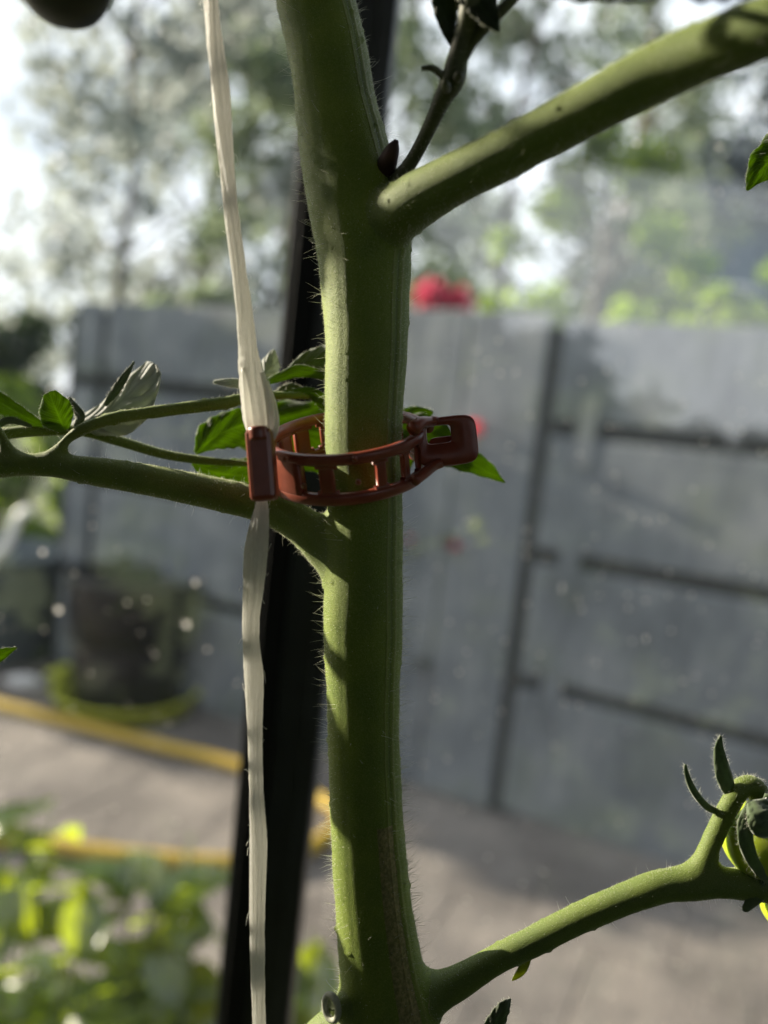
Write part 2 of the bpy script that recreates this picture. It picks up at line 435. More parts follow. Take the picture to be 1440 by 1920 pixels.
# tall upright boards between the two runs
for s0, s1 in ((1.505, 1.812), (1.822, 2.102)):
    board('upright_board', s0, s1, .02, 1.785, .022, .034)
for s in (.01, 2.13, 3.63, 5.23, -.2):
    board('fence_post', s - .045, s + .045, 0, 1.74, -.045 if s != 2.13 else -.022, .05, M['dark_wood'])  # middle post fills the tall gap, darkened in place of its shade
for s in (.50, .62, 2.27, 3.3):
    for z in (.50, .955, 1.405):
        if s < 1 and z != .50: continue
        board('batten', s - .036, s + .036, z - .13, z + .11, .014, .022)
for z in (.50, .955, 1.405):
    board('rail', -.2, 1.5, z - .045, z + .045, -.035, .03, M['dark_wood'])
    board('rail', 2.15, 5.2, z - .045, z + .045, -.035, .03, M['dark_wood'])  # rails kept dark so the board gaps look shaded
# dark plates standing in for the shaded slots where plants poke through
for s, z, r_ in ((1.835, .962, .030), (1.80, .487, .028)):
    board('slot_shade_plate', s - r_, s + r_, z - r_ * .7, z + r_ * .7, .041, .003, M['dark_wood'])

# ---- house and trees beyond
house = empty('house', (9, 20, 0), 'blurred blue-grey house with a slate roof behind the trees at right', 'house')
def hbox(name, x0, x1, y0, y1, z0, z1, mat):
    return MB().box(((x0 + x1) / 2, (y0 + y1) / 2, (z0 + z1) / 2), (1, 0, 0), (0, 1, 0), (0, 0, 1), (x1 - x0) / 2, (y1 - y0) / 2, (z1 - z0) / 2).build(name, mat, house)
hbox('wall', 5.2, 17, 18, 26, 0, 7.0, M['render_wall'])
MB().add([], [])
obj('roof', [(4.9, 17.5, 6.9), (17.3, 17.5, 6.9), (17.3, 26.5, 6.9), (4.9, 26.5, 6.9), (6.5, 22, 10.4), (16, 22, 10.4)],
    [(0, 1, 5, 4), (1, 2, 5), (2, 3, 4, 5), (3, 0, 4), (3, 2, 1, 0)], M['roof'], house, smooth=False)
for x in (7.2, 11.5, 14.6):
    for z in (1.3, 4.2):
        wd = hbox('window', x - .55, x + .55, 17.95, 18.0, z, z + 1.3, M['white'])
        MB().box((x, 17.94, z + .65), (1, 0, 0), (0, 1, 0), (0, 0, 1), .46, .01, .56).build('pane', M['window'], wd)

def leaf_cloud(centers, n, size, seed, droop=0.0):
    """n leaves spread through clumps (centre, radius) as folded diamonds, arrays for from_pydata"""
    r = np.random.default_rng(seed)
    C = np.array([c[:3] for c in centers]); R = np.array([c[3] for c in centers])
    w_ = R ** 2; k = r.choice(len(C), n, p=w_ / w_.sum())
    d = r.normal(size=(n, 3)); d /= np.linalg.norm(d, axis=1)[:, None]
    rad = R[k] * r.random(n) ** .45
    c = C[k] + d * rad[:, None] * np.array([1, 1, .8])
    a = r.normal(size=(n, 3)); a[:, 2] -= droop; a /= np.linalg.norm(a, axis=1)[:, None]
    b = r.normal(size=(n, 3)); b -= a * (a * b).sum(1)[:, None]; b /= np.linalg.norm(b, axis=1)[:, None]
    nn = np.cross(a, b)
    s = size * r.uniform(.6, 1.35, n)[:, None]
    v = np.stack([c - a * s, c + b * s * .5 + nn * s * .15, c + a * s, c - b * s * .5 + nn * s * .15], 1).reshape(-1, 3)
    f = np.arange(4 * n).reshape(n, 4)
    return v, f

def tree(name, px, depth, z0, z1, width, mat, label, group, n=2600, size=.09, clumps=16, seed=1, trunk_r=.10, lean=0, y_px=500, cat='tree', sparse=1.0):
    x = P(px, 747 + (px) * .11, depth)
    bx, by = x[0], x[1]
    root = empty(name, (bx, by, 0), label, cat, group)
    r = random.Random(seed)
    H = z1
    tp = [(bx + lean * k / 8 * 1.0 + r.uniform(-.04, .04) * H * .3, by + r.uniform(-.05, .05), H * .92 * k / 8) for k in range(9)]
    MB().tube(spline(tp, 16), np.linspace(trunk_r, trunk_r * .25, 16), 9).build('trunk', M['bark'], root, smooth=True)
    cl = []
    for i in range(clumps):
        z = z0 + (z1 - z0) * (i + r.random()) / clumps
        t = (z - z0) / (z1 - z0)
        wd = width * (.55 + .75 * sin(pi * min(1, t * .85 + .15)))
        a = r.uniform(0, 2 * pi); q = wd * r.uniform(.25, .8)
        c = (bx + lean * z / H + cos(a) * q, by + sin(a) * q * .8, z)
        cl.append((*c, width * r.uniform(.22, .42) * sparse))
        p0 = (bx + lean * z / H, by, max(.3, z - q * .6))
        mid = ((p0[0] + c[0]) / 2, (p0[1] + c[1]) / 2, (p0[2] + c[2]) / 2 + .1 * q)
        if i % 2 == 0 or clumps < 20:
            MB().tube(spline([p0, mid, c], 6), np.linspace(trunk_r * .35, trunk_r * .08, 6), 5).build('limb', M['bark'], root, smooth=True)
    v, f = leaf_cloud(cl, n, size, seed)
    obj('crown', v, f, mat, root, smooth=False)
    return root

g = 'trees beyond the fence'
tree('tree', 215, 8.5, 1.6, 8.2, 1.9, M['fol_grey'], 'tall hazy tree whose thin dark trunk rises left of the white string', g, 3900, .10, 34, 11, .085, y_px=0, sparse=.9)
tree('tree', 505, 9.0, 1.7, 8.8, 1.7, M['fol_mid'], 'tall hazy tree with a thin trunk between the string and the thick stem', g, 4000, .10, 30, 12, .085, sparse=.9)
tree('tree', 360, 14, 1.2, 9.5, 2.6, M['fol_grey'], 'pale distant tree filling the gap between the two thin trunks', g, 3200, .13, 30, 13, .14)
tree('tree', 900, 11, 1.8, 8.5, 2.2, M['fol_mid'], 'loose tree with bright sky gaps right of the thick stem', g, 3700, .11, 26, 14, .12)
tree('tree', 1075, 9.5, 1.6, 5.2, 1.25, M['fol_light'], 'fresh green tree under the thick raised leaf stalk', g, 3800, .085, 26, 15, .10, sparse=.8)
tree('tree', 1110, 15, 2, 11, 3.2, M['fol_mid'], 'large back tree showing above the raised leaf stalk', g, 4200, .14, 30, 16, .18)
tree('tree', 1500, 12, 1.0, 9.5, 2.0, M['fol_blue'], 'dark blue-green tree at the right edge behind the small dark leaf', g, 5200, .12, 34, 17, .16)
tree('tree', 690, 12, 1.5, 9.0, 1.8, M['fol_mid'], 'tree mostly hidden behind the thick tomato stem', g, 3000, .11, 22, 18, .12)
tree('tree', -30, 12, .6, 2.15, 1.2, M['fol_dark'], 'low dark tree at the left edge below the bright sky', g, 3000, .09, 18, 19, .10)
gs = 'shrubs along the far side of the fence'
def shrub(px, depth, z1, width, mat, label, n=2200, size=.055, seed=3, z0=.2):
    return tree('shrub', px, depth, z0, z1, width, mat, label, gs, n, size, 16, seed, .03, cat='shrub')
shrub(1130, 4.6, 2.20, .42, M['fol_light'], 'bright yellow-green shrub above the fence at the right', 2400, .05, 21, .8)
shrub(1290, 4.3, 2.30, .42, M['fol_light'], 'bright yellow-green shrub topping the fence near the right edge', 2400, .05, 22, .8)
shrub(1420, 4.4, 2.45, .45, M['fol_light'], 'tall light shrub above the fence at the very right edge', 2400, .05, 23, .8)
shrub(930, 5.2, 2.36, .48, M['fol_light'], 'soft green shrub beside the red flowers above the fence', 2400, .05, 24, .8)
shrub(350, 6.0, 2.2, .6, M['fol_mid'], 'green shrub above the fence left of the white string', 2000, .06, 25, .8)
shrub(60, 4.6, 1.35, .38, M['fol_light'], 'sunny green bush at the left end of the fence', 2600, .05, 26)
shrub(10, 5.6, 1.75, .6, M['fol_dark'], 'dark bush behind the left end of the fence', 2200, .06, 27)

hx, hy = -4.25, 4.80
hd = empty('hedge', (hx, hy, 0), 'tall loose hedge beyond the left end of the fence, shading the boards', 'hedge')
r = random.Random(4); cl = []
for i in range(60):
    z = r.uniform(.2, 2.75); cl.append((hx + r.uniform(-1.2, .5), hy + r.uniform(-.25, .35), z, .20))
for i in range(10): cl.append((hx + r.uniform(-.6, .4), hy + r.uniform(-.25, .3), r.uniform(2.8, 3.05), .13))
v, f = leaf_cloud(cl, 9000, .07, 31); obj('foliage', v, f, M['fol_mid'], hd, smooth=False)
for i in range(5):
    MB().tube([(hx - .8 + .3 * i, hy, 0), (hx - .8 + .3 * i, hy + .05, 2.4)], [.025, .01], 6).build('stem', M['bark'], hd)

# red flowers over the fence and through its slots
def flower(c, r_, n, label, leaves=True):
    root = empty('red_flower', c, label, 'flower', 'red flowers around the fence')
    v, f = leaf_cloud([(*c, r_)], n, r_ * .35, int(abs(c[0]) * 1000) + 5)
    obj('bloom', v, f, M['petal_bright'] if 'clip tab' in label and 'behind' in label else M['petal'], root, smooth=False)
    pts = [c, (c[0] + .01, c[1] + .03, c[2] - r_ * 2), (c[0], c[1] + .06, max(0, c[2] - r_ * 5))]
    MB().tube(spline(pts, 6), .004, 5).build('stalk', M['pep_stem'], root)
    return root
flower(P(812, 556, 3.15), .075, 260, 'red bloom just above the fence top right of the thick stem')
flower(P(866, 562, 3.15), .06, 150, 'second dimmer red bloom on the fence top, right of the first')
flower(P(890, 802, 2.70), .030, 90, 'small red flower peeking out behind the clip tab')
flower(P(853, 1022, 2.76), .022, 70, 'small red flower in the slot of the fence below the clip tab')
flower(P(768, 1010, 2.80), .016, 50, 'tiny red flower at the edge of the thick stem, before the fence')

# ---- patio things
def lathe(prof, n=40, c=(0, 0, 0), tilt=None):
    V = []; F = []
    for r_, z in prof:
        for k in range(n):
            a = 2 * pi * k / n; V.append((c[0] + r_ * cos(a), c[1] + r_ * sin(a), c[2] + z))
    for i in range(len(prof) - 1):
        for k in range(n): F.append((i * n + k, i * n + (k + 1) % n, (i + 1) * n + (k + 1) % n, (i + 1) * n + k))
    return V, F
pc = G(235, 1322); pc[2] = 0
sau = empty('plant_saucer', pc, 'lime yellow-green saucer with lugs under the big black pot', 'saucer')
v, f = lathe([(0, .006), (.24, .006), (.275, .012), (.295, .085), (.312, .088), (.312, .080), (.300, .078), (.283, .004), (0, .0)], 48, pc)
obj('dish', v, f, M['saucer'], sau)
for a in (pi - .25, .15):
    m = MB().box(pc + np.array([.335 * cos(a), .335 * sin(a), .094]), (cos(a), sin(a), 0), (-sin(a), cos(a), 0), (0, 0, 1), .035, .07, .012, .006)
    m.build('lug', M['saucer'], sau)
pot = empty('plant_pot', pc + np.array([0, 0, .012]), 'large black pot with a stepped rim standing in the lime saucer', 'plant pot')
v, f = lathe([(0, .012), (.215, .012), (.222, .02), (.245, .30), (.250, .33), (.262, .335), (.274, .57), (.284, .59), (.274, .60), (.258, .58), (.24, .53), (0, .53)], 48, pc)
obj('shell', v, f, M['pot'], pot)
v, f = lathe([(0, .55), (.15, .56), (.250, .535)], 32, pc); obj('compost', v, f, M['soil'], pot)
pr = empty('potted_plant', pc + np.array([0, 0, .55]), 'dark straggly plant growing in the large black pot', 'plant')
cl = [(pc[0] + random.uniform(-.16, .16), pc[1] + random.uniform(-.16, .16), .58 + random.uniform(0, .03), .05) for _ in range(10)]
v, f = leaf_cloud(cl, 260, .022, 55); obj('leaves', v, f, M['fol_dark'], pr, smooth=False)
for c in cl[:6]:
    MB().tube(spline([(pc[0] + (c[0] - pc[0]) * .4, pc[1] + (c[1] - pc[1]) * .4, .55), c[:3]], 4), .004, 5).build('stem', M['pep_stem'], pr)
# barrel and its bent pale handle at the left edge
bc = G(15, 1240); bc[2] = 0
bc += np.array([-.08, .10, 0])
bar = empty('watering_tub', bc, 'blue-grey tub cut by the left edge, before the fence end', 'tub')
v, f = lathe([(0, .01), (.24, .01), (.25, .03), (.29, .50), (.31, .515), (.315, .54), (.30, .55), (.285, .53), (.24, .05), (0, .05)], 44, bc)
obj('tub_body', v, f, M['bin'], bar)
hs = P(-20, 1052, 3.15); h1 = P(12, 1020, 3.15); h2 = P(34, 972, 3.15); h3 = P(55, 955, 3.15)
MB().tube(spline([hs + np.array([0, 0, -.03]), hs, h1, h2, h3], 24), .022, 10).build('handle', M['white'], bar, smooth=True)
# hoses
def hose_at(pts, r_, label, z=None):
    p = np.array([np.append(G(a, b)[:2], r_ if len(q) == 0 else q[0]) for a, b, *q in pts])
    s = spline(p, 60); cc = s[30].copy(); cc[2] = 0
    m = MB().tube(s, r_, 14)
    o_ = m.build('yellow_hose', M['hose'], None, base=cc, smooth=True)
    return tag(o_, label, 'hose', 'yellow hoses lying on the patio')
hose_at([(-260, 1290), (-100, 1302), (0, 1332), (100, 1358), (200, 1384), (310, 1412), (420, 1440), (520, 1472), (600, 1512), (680, 1560)], .024, 'yellow hose running past the lime saucer towards the black post')
hose_at([(-200, 1590), (30, 1592), (180, 1612), (300, 1625), (430, 1632), (540, 1618), (600, 1590), (660, 1540)], .024, 'nearer yellow hose behind the leafy plants, curving up right of the post')
# pale stone beside the saucer
sp_ = G(45, 1292)
bm = bmesh.new(); bmesh.ops.create_icosphere(bm, subdivisions=3, radius=1)
for v_ in bm.verts:
    k = 1 + .25 * noise.noise(v_.co * 1.7 + Vector((3, 1, 2)))
    v_.co = Vector((v_.co.x * .085 * k, v_.co.y * .05 * k, v_.co.z * .035 * k))
bm.verts.index_update()
v = np.array([v_.co for v_ in bm.verts]) + sp_ + np.array([0, 0, .032]); f = [[q.index for q in ff.verts] for ff in bm.faces]; bm.free()
tag(obj('stone', v, f, M['stone'], None, base=sp_), 'pale stone on the paving between the tub and the lime saucer', 'stone')

# ---- greenhouse (only the glazed front with its posts, plus the corner posts and roof bars it needs)
GY = P(560, 1000, .385)[1]
pp_t, pp_b = P(640, 300, .385), P(467, 1900, .385)
gx = (P(640, 300, .385)[0] + P(467, 1900, .385)[0]) / 2
gh = empty('greenhouse', (gx, GY, 0), 'black-framed greenhouse front whose dark upright crosses the view behind the tomato stem', 'greenhouse')
def gbox(name, x0, x1, y0, y1, z0, z1, mat, bev=.0015):
    return MB().box(((x0 + x1) / 2, (y0 + y1) / 2, (z0 + z1) / 2), (1, 0, 0), (0, 1, 0), (0, 0, 1), (x1 - x0) / 2, (y1 - y0) / 2, (z1 - z0) / 2, bev).build(name, mat, gh)
gbox('frame_post', gx - .0125, gx + .0205, GY - .006, GY + .03, 0, 2.05, M['frame'])
gbox('glazing_bar', gx - .0205, gx - .0130, GY + .002, GY + .020, 0, 2.05, M['frame'])
gbox('glazing_bar', gx - .0145, gx - .0030, GY - .010, GY - .0062, 0, 2.05, M['seal'], .001)
gbox('frame_post', gx + .012, gx + .0203, GY - .011, GY - .0062, 0, 2.05, M['frame'], .001)
for x in (gx - 1.25, gx + 1.25):
    gbox('corner_post', x - .02, x + .02, GY - .01, GY + .03, 0, 2.05, M['frame'])
gbox('sill', gx - 1.27, gx + 1.27, GY - .02, GY + .04, -.01, .07, M['frame'])
gbox('eaves_bar', gx - 1.27, gx + 1.27, GY - .02, GY + .04, 2.05, 2.10, M['frame'])
for x0, x1 in ((gx - 1.23, gx - .0207), (gx + .0207, gx + 1.23)):
    obj('glass_pane', [(x0, GY + .012, .07), (x1, GY + .012, .07), (x1, GY + .012, 2.05), (x0, GY + .012, 2.05)], [(0, 1, 2, 3)], M['glass'] if x0 > gx else M['glass_clear'], gh, smooth=False)
# drops and lime spots on the panes, whitened in place of sun glints
def dome(m, c, r_, nx_=8):
    V = []; F = []
    for j in range(3):
        e = j / 2.0 * pi / 2 * .8
        for k in range(nx_):
            a = 2 * pi * k / nx_
            V.append((c[0] + r_ * cos(e) * cos(a), c[1] - r_ * .55 * sin(e), c[2] + r_ * cos(e) * sin(a)))
    V.append((c[0], c[1] - r_ * .55, c[2]))
    for j in range(2):
        for k in range(nx_): F.append((j * nx_ + k, j * nx_ + (k + 1) % nx_, (j + 1) * nx_ + (k + 1) % nx_, (j + 1) * nx_ + k))
    for k in range(nx_): F.append((2 * nx_ + k, 2 * nx_ + (k + 1) % nx_, 3 * nx_))
    m.add(V, F)
def on_pane(px, py):
    r = FW + RT * ((px - 720) / 1440) + UP * ((960 - py) / 1440)
    return CAM + r * ((GY + .0115) / r[1])
m = MB()
for px, py, r_ in ((108, 1143, 2.3), (348, 1170, 2.3), (365, 1092, 1.7), (79, 1035, 1.7), (388, 1218, 1.1), (238, 1130, .9), (275, 1125, .8), (290, 1228, .8),
                   (1193, 268, 1.5), (1348, 275, 1.2), (820, 240, .9), (60, 40, 1)):
    c = on_pane(px, py); dome(m, c, r_ * .00072, 12)
r = random.Random(5)
for i in range(900):
    px = r.choice([r.uniform(-40, 540), r.uniform(740, 1480), r.uniform(740, 1480), r.uniform(740, 1480)]); py = r.uniform(0, 1920)
    c = on_pane(px, py)
    if abs(c[0] - gx) < .025: continue
    dome(m, c, r.choice([.00018, .00022, .0003, .00045, .0006]), 6)
o = m.build('water_spots', M['spot'], gh, smooth=True); o['kind'] = 'stuff'

# ================================================================== the tomato plant
PXM = lambda d: d / 1440.0          # metres per photo pixel at depth d
def branch(pts):                    # rows: px, py, depth, radius_px -> world xyz + radius (m)
    s = spline(pts, max(12, len(pts) * 8))
    X = np.array([P(a, b, c) for a, b, c, _ in s]); R = np.array([e * PXM(c) for _, _, c, e in s])
    return X, R, s[:, 1]
BR = {}
BR['main_stem'] = branch([(575, -180, .149, 73), (583, -80, .149, 73), (592, 0, .149, 73), (615, 100, .149, 74), (630, 200, .149, 77), (652, 310, .149, 86), (670, 400, .148, 90), (684, 480, .148, 89),
    (686, 560, .148, 82), (687, 640, .148, 78), (682, 800, .148, 73), (685, 950, .148, 70), (681, 1100, .148, 75), (681, 1200, .148, 73.5), (681, 1300, .148, 69),
    (682, 1400, .148, 67.5), (686, 1500, .148, 68), (692, 1600, .148, 70), (701, 1700, .148, 72), (713, 1800, .148, 78), (722, 1860, .148, 86), (728, 1920, .148, 96), (732, 1990, .148, 92), (733, 2080, .148, 76), (735, 2160, .148, 72)])
BR['leaf_stalk'] = branch([(680, 460, .150, 64), (706, 430, .1455, 60), (748, 398, .1398, 54), (800, 364, .1350, 49), (880, 322, .1295, 46), (960, 282, .125, 46), (1060, 228, .120, 48), (1160, 175, .115, 51), (1250, 128, .1105, 53), (1350, 85, .105, 54), (1450, 48, .100, 55), (1560, 15, .096, 56), (1700, -20, .094, 56), (2000, -80, .095, 52), (2400, -140, .10, 46)])
BR['side_branch'] = branch([(660, 1080, .148, 50), (612, 1022, .149, 46), (560, 980, .150, 36), (500, 950, .150, 33), (400, 925, .150, 31), (250, 895, .150, 29), (120, 876, .150, 26), (40, 872, .150, 26), (-40, 872, .151, 27), (-140, 874, .152, 27)])
BR['leaf_stalk.001'] = branch([(75, 880, .150, 22), (100, 850, .150, 17), (125, 827, .151, 13), (160, 803, .152, 12), (220, 783, .154, 12), (330, 767, .157, 12), (420, 756, .159, 12), (475, 744, .161, 10), (560, 742, .163, 7), (620, 748, .165, 5)])
BR['leaf_stalk.002'] = branch([(50, 880, .150, 20), (20, 845, .150, 15), (-5, 812, .150, 14), (-50, 760, .150, 14), (-120, 700, .150, 14)])
BR['fruit_stalk'] = branch([(760, 1880, .148, 62), (815, 1862, .148, 40), (870, 1836, .148, 29), (930, 1800, .148, 25), (1000, 1765, .1485, 26), (1080, 1725, .149, 27), (1160, 1690, .149, 27), (1240, 1662, .149, 31), (1300, 1655, .149, 36), (1360, 1655, .149, 30), (1440, 1665, .149, 27), (1540, 1690, .149, 26), (1640, 1730, .149, 24), (1720, 1800, .149, 20)])
BR['fruit_stalk.001'] = branch([(1300, 1652, .149, 34), (1318, 1618, .149, 26), (1335, 1580, .149, 20), (1352, 1540, .149, 18), (1372, 1502, .149, 18), (1392, 1476, .150, 18), (1414, 1474, .150, 18), (1424, 1496, .150, 18), (1424, 1520, .150, 17)])
BR['node_bump'] = branch([(700, 1930, .148, 70), (640, 1935, .147, 52), (590, 1965, .147, 40), (545, 2010, .147, 34)])
BR['node_bump.001'] = branch([(680, 1898, .147, 48), (652, 1892, .1435, 30), (634, 1888, .1415, 24), (628, 1887, .1404, 20)])

raw = MB()
for k, (X, R, _) in BR.items(): raw.tube(X, R, 28)
me = mesh_from(raw.v, raw.f, name='raw')
tmp = bpy.data.objects.new('tmp', me); COL.objects.link(tmp)
md = tmp.modifiers.new('r', 'REMESH'); md.mode = 'VOXEL'; md.voxel_size = .00036
ms = tmp.modifiers.new('s', 'SMOOTH'); ms.factor = .6; ms.iterations = 8
dg = bpy.context.evaluated_depsgraph_get(); ev = tmp.evaluated_get(dg).to_mesh()
nv = len(ev.vertices); Vs = np.empty(nv * 3); ev.vertices.foreach_get('co', Vs); Vs = Vs.reshape(-1, 3)
Ns = np.empty(nv * 3); ev.vertex_normals.foreach_get('vector', Ns); Ns = Ns.reshape(-1, 3)
Fs = [tuple(p.vertices) for p in ev.polygons]
Es = np.empty(len(ev.edges) * 2, int); ev.edges.foreach_get('vertices', Es); Es = Es.reshape(-1, 2)
tmp.evaluated_get(dg).to_mesh_clear(); bpy.data.objects.remove(tmp)
print('stem verts', nv)
keys = list(BR); best = np.full(nv, 1e9); DK = np.full((len(BR), nv), 1e9); bi = np.zeros(nv, int); ang = np.zeros(nv, np.float32); ln = np.zeros(nv, np.float32)
for ki, k in enumerate(keys):
    X, R, yy = BR[k]
    t_ = np.linspace(0, len(X) - 1, len(X) * 4); i0 = np.minimum(t_.astype(int), len(X) - 2); u_ = (t_ - i0)[:, None]
    XX = X[i0] * (1 - u_) + X[i0 + 1] * u_; RR = R[i0] * (1 - u_[:, 0]) + R[i0 + 1] * u_[:, 0]; YY = yy[i0] * (1 - u_[:, 0]) + yy[i0 + 1] * u_[:, 0]
    T = np.gradient(XX, axis=0); T /= np.linalg.norm(T, axis=1)[:, None]
    for a in range(0, nv, 20000):
        D = np.linalg.norm(Vs[a:a + 20000, None, :] - XX[None], axis=2)
        j = D.argmin(1); dd = D[np.arange(len(j)), j] - RR[j] + (0 if k == 'main_stem' else .0002)
        DK[ki, a:a + 20000] = dd
        m_ = dd < best[a:a + 20000]
        rel = Vs[a:a + 20000] - XX[j]; tt = T[j]
        rel = rel - tt * (rel * tt).sum(1)[:, None]
        side = np.cross(tt, FW[None].repeat(len(tt), 0)); side /= np.linalg.norm(side, axis=1)[:, None]
        if k == 'main_stem': side = -side if (side @ RT).mean() < 0 else side
        sn = (rel * side).sum(1) / (np.linalg.norm(rel, axis=1) + 1e-9)
        back = (rel @ FW) > 0
        sn = np.where(back, 2 * np.sign(sn) - sn, sn)
        ix = np.arange(a, a + len(j))[m_]
        best[ix] = dd[m_]; bi[ix] = ki; ang[ix] = sn[m_]; ln[ix] = YY[j][m_] / 1000
# soften the crotches: relax the surface only near where two members meet, so that each joint flares
so_ = np.sort(DK, axis=0); gap = so_[1] - so_[0]
wgt = np.clip(np.exp(-(gap / .0034) ** 2), 0, 1)[:, None]
deg = np.bincount(Es.ravel(), minlength=nv)[:, None]
for it in range(110):
    acc = np.stack([np.bincount(Es[:, 0], Vs[Es[:, 1], c], nv) + np.bincount(Es[:, 1], Vs[Es[:, 0], c], nv) for c in range(3)], 1)
    Vs = Vs + (acc / deg - Vs) * wgt * .8
_m = mesh_from(Vs, Fs); Ns = np.empty(nv * 3); _m.vertex_normals.foreach_get('vector', Ns); Ns = Ns.reshape(-1, 3).copy()
# surface relief: lengthwise ribs and small warts, as real displacement
disp = np.zeros(nv)
mm = bi == keys.index('main_stem')
disp[mm] += .00004 * np.cos(ang[mm] * 17)
for i in range(nv):
    q = Vector(Vs[i]); disp[i] += .0009 * max(0, noise.noise(q * 620 + Vector((5, 5, 5))) - .42) + .00016 * noise.noise(q * 170) + .00007 * noise.noise(q * 700)
Vs = Vs + Ns * disp[:, None]

tom = empty('tomato_plant', tuple(P(735, 2160, .148) * np.array([1, 1, 0]) + np.array([0, .0, 0])), 'tomato plant with a thick hairy green stem held by the red-brown clip in the foreground', 'tomato plant')
tomloc = np.array(wloc(tom))
fb = np.array([np.bincount([bi[i] for i in f_]).argmax() for f_ in Fs])
lab = {'leaf_stalk': 'thick leaf stalk rising to the upper right towards the viewer', 'side_branch': 'branch leaving the stem to the left below the clip',
       'fruit_stalk': 'stalk rising from the low node to the green tomatoes', 'node_bump.001': 'pale cut scar on the low node'}
for ki, k in enumerate(keys):
    sel = np.where(fb == ki)[0]
    if len(sel) == 0: continue
    vid = sorted({i for s_ in sel for i in Fs[s_]}); mp = {v_: i for i, v_ in enumerate(vid)}
    VV = Vs[vid] - tomloc
    me = mesh_from(VV, [tuple(mp[i] for i in Fs[s_]) for s_ in sel], True, k)
    for nm, arr in (('ang', ang[vid]), ('len', ln[vid]), ('kind', np.full(len(vid), 1.0 if k == 'main_stem' else 0.0))):
        at = me.attributes.new(nm, 'FLOAT', 'POINT'); at.data.foreach_set('value', np.asarray(arr, np.float32))
    me.normals_split_custom_set_from_vertices([tuple(x) for x in Ns[vid]])
    me.materials.append(M['stem'])
    o = bpy.data.objects.new(k.split('.')[0], me); COL.objects.link(o); o.parent = tom
    if k in lab: o['label'] = lab[k]
# the stem goes on down to the soil and up out of view
lo = P(735, 2160, .148); hi = P(575, -180, .149)
MB().tube(spline([lo + (P(733, 2080, .148) - lo) * .3, lo, lo + np.array([0, .0, -.3]), (lo[0], lo[1], 0)], 30), .0073, 14).build('lower_stem', M['stem'], tom, smooth=True)
MB().tube([P(578, -150, .149), hi, hi + (hi - P(583, -80, .149)) * 2, hi + np.array([-.005, .02, .25]), hi + np.array([-.01, .05, .55])], [.0070, .0072, .007, .006, .004], 14).build('upper_stem', M['stem'], tom, smooth=True)
# scar face
c = P(624, 1887, .1408); dv = -FW * .80 - RT * .60; dv /= np.linalg.norm(dv); e1 = np.cross(dv, UP); e1 /= np.linalg.norm(e1); e2 = np.cross(e1, dv)
M['scar_rim'] = simple('scar_rim', (.34, .35, .28), .7, .3, 900); M['scar'] = simple('scar_face', (.60, .62, .42), .7, .35, 1500)
rp = [c + dv * .0004 + (e1 * cos(a) * 1.65 + e2 * sin(a) * 2.25) * .001 for a in np.linspace(0, 2 * pi, 25)]
o = MB().tube(rp, .00062, 8, caps=False).build('scar', M['scar_rim'], tom, smooth=True); o['label'] = 'grey oval rim of the cut scar on the low node'
V_ = [c + dv * .0005]; F_ = []
for q in (.5, 1.0): V_ += [c + dv * (.0005 - .0003 * (q == .5)) + (e1 * cos(2 * pi * k / 20) * 1.45 + e2 * sin(2 * pi * k / 20) * 2.05) * .001 * q for k in range(20)]
F_ = [(0, 1 + k, 1 + (k + 1) % 20) for k in range(20)] + [(1 + k, 21 + k, 21 + (k + 1) % 20, 1 + (k + 1) % 20) for k in range(20)]
obj('scar', V_, F_, M['scar'], tom)['label'] = 'pale dry face of the cut scar'
# separate thin stalks (not fused)
def stalk(pts, name='leaf_stalk', mat='stem', label=None, n=40, parent=None):
    s = spline(pts, n); X = [P(a, b, c_) for a, b, c_, _ in s]; R = [e * PXM(c_) for _, _, c_, e in s]
    o = MB().tube(X, R, 14).build(name, M[mat], parent or tom, smooth=True)
    if label: o['label'] = label
    return o, np.array(X), np.array(R)
st_b = stalk([(-140, 812, .160, 12), (-20, 815, .160, 12), (60, 808, .160, 11), (150, 808, .161, 10), (220, 826, .162, 10), (300, 850, .163, 9), (370, 862, .164, 8), (440, 868, .165, 6), (520, 872, .167, 4)])
M['hollow_fill'] = simple('dark_hollow_fill', (.045, .016, .014), .6, .4, 500)
shoot_mat = simple('brown_shoot', (.055, .062, .028), .6, .3, 300); M['shoot'] = shoot_mat
st_s = stalk([(735, 345, .143, 14), (765, 312, .139, 13), (790, 270, .136, 13), (812, 225, .133, 14), (830, 185, .131, 17), (848, 150, .129, 23), (858, 110, .127, 20), (872, 60, .125, 20), (885, 0, .122, 21), (900, -90, .12, 20)], 'side_shoot', 'shoot', 'thin dark shoot in the crook of the stem')
stalk([(845, 160, .129, 9), (815, 130, .128, 6), (790, 128, .128, 4)], 'side_shoot', 'shoot', n=10)
hollow_fill = stalk([(722, 318, .1425, 20), (730, 296, .1400, 17), (738, 276, .1385, 12), (744, 262, .1380, 4)], 'axil_knob', 'hollow_fill', 'dark reddish ovoid standing in for the shaded hollow in the crook of the stem', n=16)  # ovoid added where the crook has only a dark hollow
stalk([(838, 168, .1285, 8), (836, 160, .1265, 9), (834, 152, .125, 5)], 'axil_knob', 'shoot', n=8)
stalk([(856, 150, .1285, 8), (860, 142, .1260, 9), (862, 134, .125, 5)], 'axil_knob', 'shoot', n=8)
stalk([(860, 120, .127, 12), (890, 70, .125, 12), (940, 20, .122, 11), (985, -30, .12, 10)], 'side_shoot', 'shoot', n=16)

